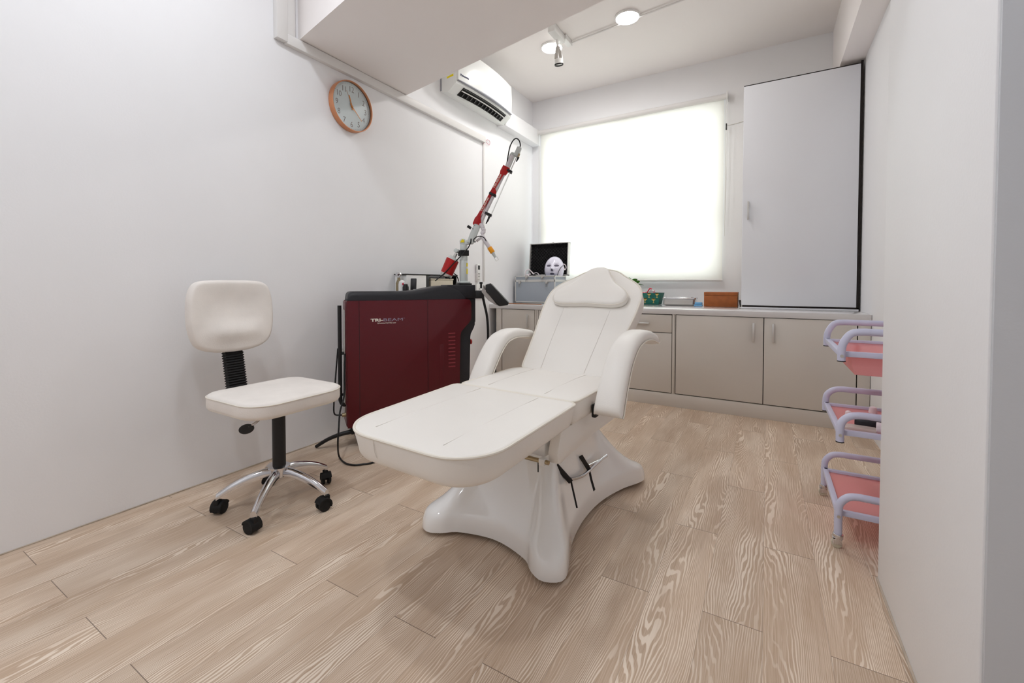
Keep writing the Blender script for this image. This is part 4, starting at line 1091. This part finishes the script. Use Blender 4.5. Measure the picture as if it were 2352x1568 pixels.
# backrest
BA = R(44)
TBk = TBd @ Matrix.Translation((.010, .135, ZS + .002)) @ Matrix.Rotation(BA, 4, 'X')
half = [(.212, .0), (.228, .02), (.237, .12), (.250, .26), (.268, .40), (.272, .50), (.262, .56), (.236, .605), (.195, .640), (.150, .672), (.105, .708), (.055, .728), (0, .733)]
ctl = [(x, y) for x, y in half] + [(-x, y) for x, y in reversed(half[:-1])]
back_o = resample(catmull([Vector(p) for p in ctl], False, 6) + [Vector((-.1, -.006)), Vector((.1, -.006))], 160)
bk_ = cushion('backrest', back_o, -.090, 0, TBk, .010, .03, .006)
for s__ in (-1, 1): MB(TBk).tube([(s__ * .115, .01, .004), (s__ * .125, .2, .006), (s__ * .135, .45, .0055)], .0010, 6).build('seam', VINYL, bk_)
half = [(.0, .428), (.08, .424), (.150, .424), (.195, .438), (.212, .47), (.205, .51), (.170, .548), (.125, .585), (.090, .635), (.060, .685), (.028, .706), (0, .709)]
ctl = half + [(-x, y) for x, y in reversed(half[1:-1])]
pil_o = resample(catmull([Vector(p) for p in ctl], True, 6), 140)
MB(TBk).pad(pil_o, .004, .048, .018, .012, .008).build('head_pillow', VINYL, bed, smooth=55)
q = MB(); outline_tube(q, pil_o, .036, .0018, TBk); q.build('pillow_seam', PIPING, bed)
MB(TBd).box((-.20, .16, .44), (.20, .22, .56), .006).build('hinge_bar', SHELL, bed)
# armrests
def armrest(sx):
    AX = .372 if sx > 0 else -.304
    path = catmull([Vector(p) for p in (((-.195, .508), (-.165, .570), (-.12, .640), (-.07, .698), (-.005, .742), (.065, .764), (.145, .770), (.225, .762), (.30, .745), (.345, .729)) if sx > 0 else ((-.125, .490), (-.085, .56), (-.034, .63), (.016, .684), (.058, .715), (.105, .730), (.165, .736), (.24, .731), (.31, .719), (.355, .709)))], False, 4)
    n = len(path); rg = []; pl_, pr_ = [], []
    for i, p in enumerate(path):
        a = path[max(0, i - 1)]; b_ = path[min(n - 1, i + 1)]; t = (b_ - a).normalized(); nn = Vector((-t.y, t.x))
        f = i / (n - 1); hw = .056 - .010 * f; th = .030
        e_ = 1.0
        if i == 0: e_ = .55
        if i == n - 1: e_ = .30
        if i == n - 2: e_ = .7
        ring = []
        for k in range(16):
            a_ = 2 * PI * k / 16; c_, s_ = math.cos(a_), math.sin(a_)
            x_ = math.copysign(abs(c_) ** .55, c_) * hw; y_ = math.copysign(abs(s_) ** (.9 if s_ > 0 else .6), s_) * th * (1 if s_ > 0 else .7) * e_
            q2 = p + nn * y_; ring.append((AX + x_, q2.x, q2.y))
        rg.append(ring)
        for lst, sd in ((pl_, -1), (pr_, 1)):
            q2 = p - nn * (th * .45 * e_); lst.append(TBd @ Vector((AX + sd * hw, q2.x, q2.y)))
    ar = MB(TBd).rings(rg).build('armrest', VINYL, bed, smooth=60)
    q = MB(); q.tube(pl_, .003, 6, smooth=False); q.tube(pr_, .003, 6, smooth=False); q.build('piping', PIPING, ar)
    x0_, x1_ = sorted((sx * .26, sx * .345))
    MB(TBd).box((x0_, .02, .48), (x1_, .06, .51), .004).build('armrest_bracket', BLACKP, bed)
    MB(TBd).box((sx * .298 - .010, -.155, .478), (sx * .298 + .010, -.12, .53), .006).build('armrest_hinge', BLACKP, bed)
armrest(1); armrest(-1)

# ------------------------------------------------------------------ stool with back
stc = Vector((-1.905, 1.155, 0))
stl = thing('beautician_stool', 'cream upholstered wheeled stool with a back and chrome five-star base near the left wall', 'stool', tuple(stc))
def castor(c, yaw, par, mat_=RUBBER, r=.027):
    T = Matrix.Translation(c) @ Matrix.Rotation(yaw, 4, 'Z')
    q = MB(T); q.cyl((0, -.022, r), (0, -.006, r), r, seg=24, bev=.004); q.cyl((0, .006, r), (0, .022, r), r, seg=24, bev=.004); q.cyl((0, -.006, r), (0, .006, r), .008, seg=12)
    rg = []
    for k in range(9):
        a = R(-25 + k * 23); rr = r + .004
        rg.append([(rr * math.cos(a), -.0235, r + rr * math.sin(a)), (rr * math.cos(a), .0235, r + rr * math.sin(a)), ((rr - .008) * math.cos(a), .0235, r + (rr - .008) * math.sin(a)), ((rr - .008) * math.cos(a), -.0235, r + (rr - .008) * math.sin(a))])
    q.rings(rg); q.box((.0, -.012, r + .015), (.026, .012, r * 2 + .010), .003)
    return q.build('castor', mat_, par)
for k in range(5):
    a = R(18 + 72 * k); d_ = Vector((math.cos(a), math.sin(a), 0))
    lg = MB()
    path = [stc + d_ * r_ + Vector((0, 0, z)) for r_, z in ((.02, .150), (.07, .148), (.13, .133), (.19, .108), (.243, .076))]
    pts = catmull(path, False, 5); rg = []; side = Vector((-d_.y, d_.x, 0))
    for i, p in enumerate(pts):
        f = i / (len(pts) - 1); w_ = .017 - .004 * f; h_ = .020 - .006 * f
        rg.append([tuple(p + side * (w_ * u_) + Vector((0, 0, h_ * v_))) for u_, v_ in ((-1, -.8), (-1, .1), (-.75, .6), (-.3, .95), (0, 1), (.3, .95), (.75, .6), (1, .1), (1, -.8))])
    lg.rings(rg).build('leg', CHROME, stl)
    e = stc + d_ * .238
    MB().cyl(e + Vector((0, 0, .055)), e + Vector((0, 0, .068)), .006, seg=10).build('castor_stem', CHROME, stl)
    castor(e - Vector((math.cos(a + 1.1), math.sin(a + 1.1), 0)) * .012, a + 1.1, stl)
MB(Matrix.Translation(stc)).lathe([(.03, .125), (.036, .13), (.038, .165), (.045, .168), (.045, .174), (.03, .178)], 32).build('hub', CHROME, stl)
MB(Matrix.Translation(stc)).lathe([(.0275, .176), (.0275, .44), (.02, .445)], 28).build('column', BLACKP, stl)
MB(Matrix.Translation(stc)).lathe([(.012, .44), (.012, .475)], 16).build('gas_lift', CHROME, stl)
MB().box(stc + Vector((-.10, -.07, .452)), stc + Vector((.10, .07, .47)), .004).build('seat_mount', BLACKP, stl)
TS = Matrix.Translation((-1.885, 1.138, 0)) @ Matrix.Rotation(R(0), 4, 'Z')
so2 = resample([Vector(p) for p in rrect(.212, .222, (.11, .085, .085, .11), 8)], 110)
MB(TS).pad(so2, .462, .530, .016, .020, .010).build('seat', VINYLS, stl, smooth=50)
q = MB(); outline_tube(q, so2, .520, .0022, TS); outline_tube(q, [(p[0] * .965, p[1] * .965) for p in so2], .470, .004, TS); q.build('seat_piping', PIPING, stl)
# lever paddle
q = MB(); q.tube([stc + Vector((0, -.02, .455)), P(590, 968, d=1.80), P(572, 980, d=1.78)], .005, 8); q.build('height_lever', CHROME, stl)
pd = MB(frame(P(566, 985, d=1.78), RT + UP * .25, UP)); pd.pad([(math.cos(2 * PI * k / 24) * .032, math.sin(2 * PI * k / 24) * .020) for k in range(24)], -.004, .004, .003, .003); pd.build('lever_paddle', BLACKP, stl)
# back: contoured cushion facing +x
TBs = frame((-2.245, 1.135, .842), (0.06, 1, 0), (-.05, 0, 1))      # local x = +Y, y = up, z = +X
bo = resample([Vector(p) for p in catmull([Vector(p) for p in ((-.188, .02), (-.180, .11), (-.150, .163), (-.08, .174), (0, .175), (.08, .174), (.150, .163), (.180, .11), (.188, .02), (.182, -.07), (.155, -.135), (.09, -.165), (0, -.172), (-.09, -.165), (-.155, -.135), (-.182, -.07))], True, 5)], 110)
mb_ = MB(TBs); mb_.pad(bo, -.03, .022, .020, .016, 0, nr=10)
for v_ in mb_.bm.verts:
    l = TBs.inverted() @ v_.co
    if l.z > .015:
        dz = .022 * math.exp(-((l.y + .075) / .045) ** 2) * math.exp(-(l.x / .12) ** 4) + .010 * (abs(l.x) / .18) ** 2 - .010 * math.exp(-((l.y - .06) / .07) ** 2) * math.exp(-(l.x / .12) ** 4)
        v_.co += TBs.to_3x3() @ Vector((0, 0, dz))
mb_.build('back_cushion', VINYLS, stl, smooth=60)
# bellows sleeve
q = MB(); rg = []
nb = 24
for i in range(nb * 2 + 1):
    f = i / (nb * 2); z = .455 + f * .285; xx = -2.205 - .055 * f; g_ = .043 if i % 2 else .038; gx = .020 if i % 2 else .014
    rg.append([(xx + gx * u_, 1.135 + g_ * v_, z) for u_, v_ in ((-1, -1), (1, -1), (1, 1), (-1, 1))])
q.rings(rg); q.build('bellows_sleeve', RUBBER, stl, smooth=0)
MB().box((-2.225, 1.115, .446), (-1.93, 1.155, .458), .003).build('back_arm', BLACKP, stl)

# ------------------------------------------------------------------ pink trolley
tr = thing('beauty_trolley', 'lilac metal three-tier trolley with pink shelves standing behind the white column', 'trolley', (0.41, 2.26, 0))
yA_, yB_ = 2.03, 2.50; xa = .243; xb = .575
tz = [(.712, .745, .822), (.407, .447, .512), (None, .138, .206)]
for i, (zf, zt, zr) in enumerate(tz):
    for y in (yA_, yB_):
        zlow = zf if zf is not None else .052
        pts = [(xa, y, zlow), (xa, y, zt + .005), (xa + .006, y, zt + .035), (xa + .028, y, zr - .008), (xa + .06, y, zr), (xa + .12, y, zr), (xb - .03, y, zr), (xb - .012, y, zr - .004)]
        q = MB(); q.tube(pts, .0132, 12, n=6); q.build('guard_rail', LILAC, tr)
        if zf is not None: MB().cyl((xa, y, zf - .004), (xa, y, zf), .0136, seg=14).build('end_cap', BLACKP, tr)
        MB().cyl((xa, y - .0145, zt - .015), (xa, y - .0125, zt - .015), .006, seg=10).build('screw', STEEL, tr)
    fr = MB()
    fr.box((xa - .004, yA_ + .012, zt - .020), (xb, yA_ + .030, zt), .002); fr.box((xa - .004, yB_ - .030, zt - .020), (xb, yB_ - .012, zt), .002)
    fr.box((xa - .008, yA_ + .012, zt - .020), (xa + .012, yB_ - .012, zt), .002); fr.box((xb - .02, yA_ + .012, zt - .020), (xb, yB_ - .012, zt), .002)
    fr.build('shelf_frame', LILAC, tr)
    MB().box((xa + .012, yA_ + .03, zt - .016), (xb - .02, yB_ - .03, zt - .011)).build('shelf_panel', PINK, tr)
for y in (yA_, yB_): MB().tube([(xb, y, .052), (xb, y, .82)], .0132, 12, smooth=False).build('post', LILAC, tr)
MB().prism([(.272, .722), (.29, .655), (.56, .655), (.565, .722)], 2.07, 2.46, 'y', .004).build('drawer', PINK, tr)
for y in (yA_, yB_):
    for x in (xa, xb):
        q = MB(); q.cyl((x, y, .036), (x, y, .054), .017, seg=16, bev=.002); q.box((x - .018, y - .0135, .016), (x + .012, y - .0098, .042), .001); q.box((x - .018, y + .0098, .016), (x + .012, y + .0135, .042), .001); q.box((x - .018, y - .0135, .034), (x + .012, y + .0135, .042), .002)
        c_ = q.build('castor', CHROME, tr)
        MB().cyl((x - .004, y - .009, .0175), (x - .004, y + .009, .0175), .0172, seg=20, bev=.002).build('wheel', CREAMB, c_)
zt = .447 - .0105
q = MB(Matrix.Translation((.40, 2.19, zt)) @ Matrix.Rotation(.2, 4, 'Z')); q.pad(resample(catmull([Vector(p) for p in ((-.10, -.01), (-.06, -.035), (.03, -.04), (.12, -.035), (.12, .035), (.02, .05), (-.06, .035))], True, 6), 60), 0, .038, .016, .008); tag(q.build('black_pouch', BLACKT), 'dark zip pouch on the middle shelf of the pink trolley', 'pouch')
q = MB(); q.cyl((.36, 2.095, zt + .022), (.43, 2.085, zt + .022), .021, seg=24, bev=.002); tag(q.build('tissue_roll', WHITEW), 'white roll at the right front of the trolley middle shelf', 'roll')
q = MB(Matrix.Translation((.315, 2.11, zt)) @ Matrix.Rotation(-.1, 4, 'Z')); q.pad(rrect(.05, .028, .01), 0, .014, .005, .003); tag(q.build('clear_packet', CLEARP), 'clear plastic packet lying in front on the trolley middle shelf', 'packet')
q = MB(Matrix.Translation((.305, 2.32, zt))); q.lathe([(.010, 0), (.012, .006), (.010, .018), (.004, .022)], 14); tag(q.build('cotton_bud', WHITEW), 'small cream cotton ball at the left of the trolley middle shelf', 'cotton ball')
q = MB(Matrix.Translation((.40, 2.40, zt))); q.lathe([(.014, 0), (.016, .010), (.012, .030), (.003, .034)], 14); tag(q.build('small_jar', WHITEW), 'small white jar at the back of the trolley middle shelf', 'jar')
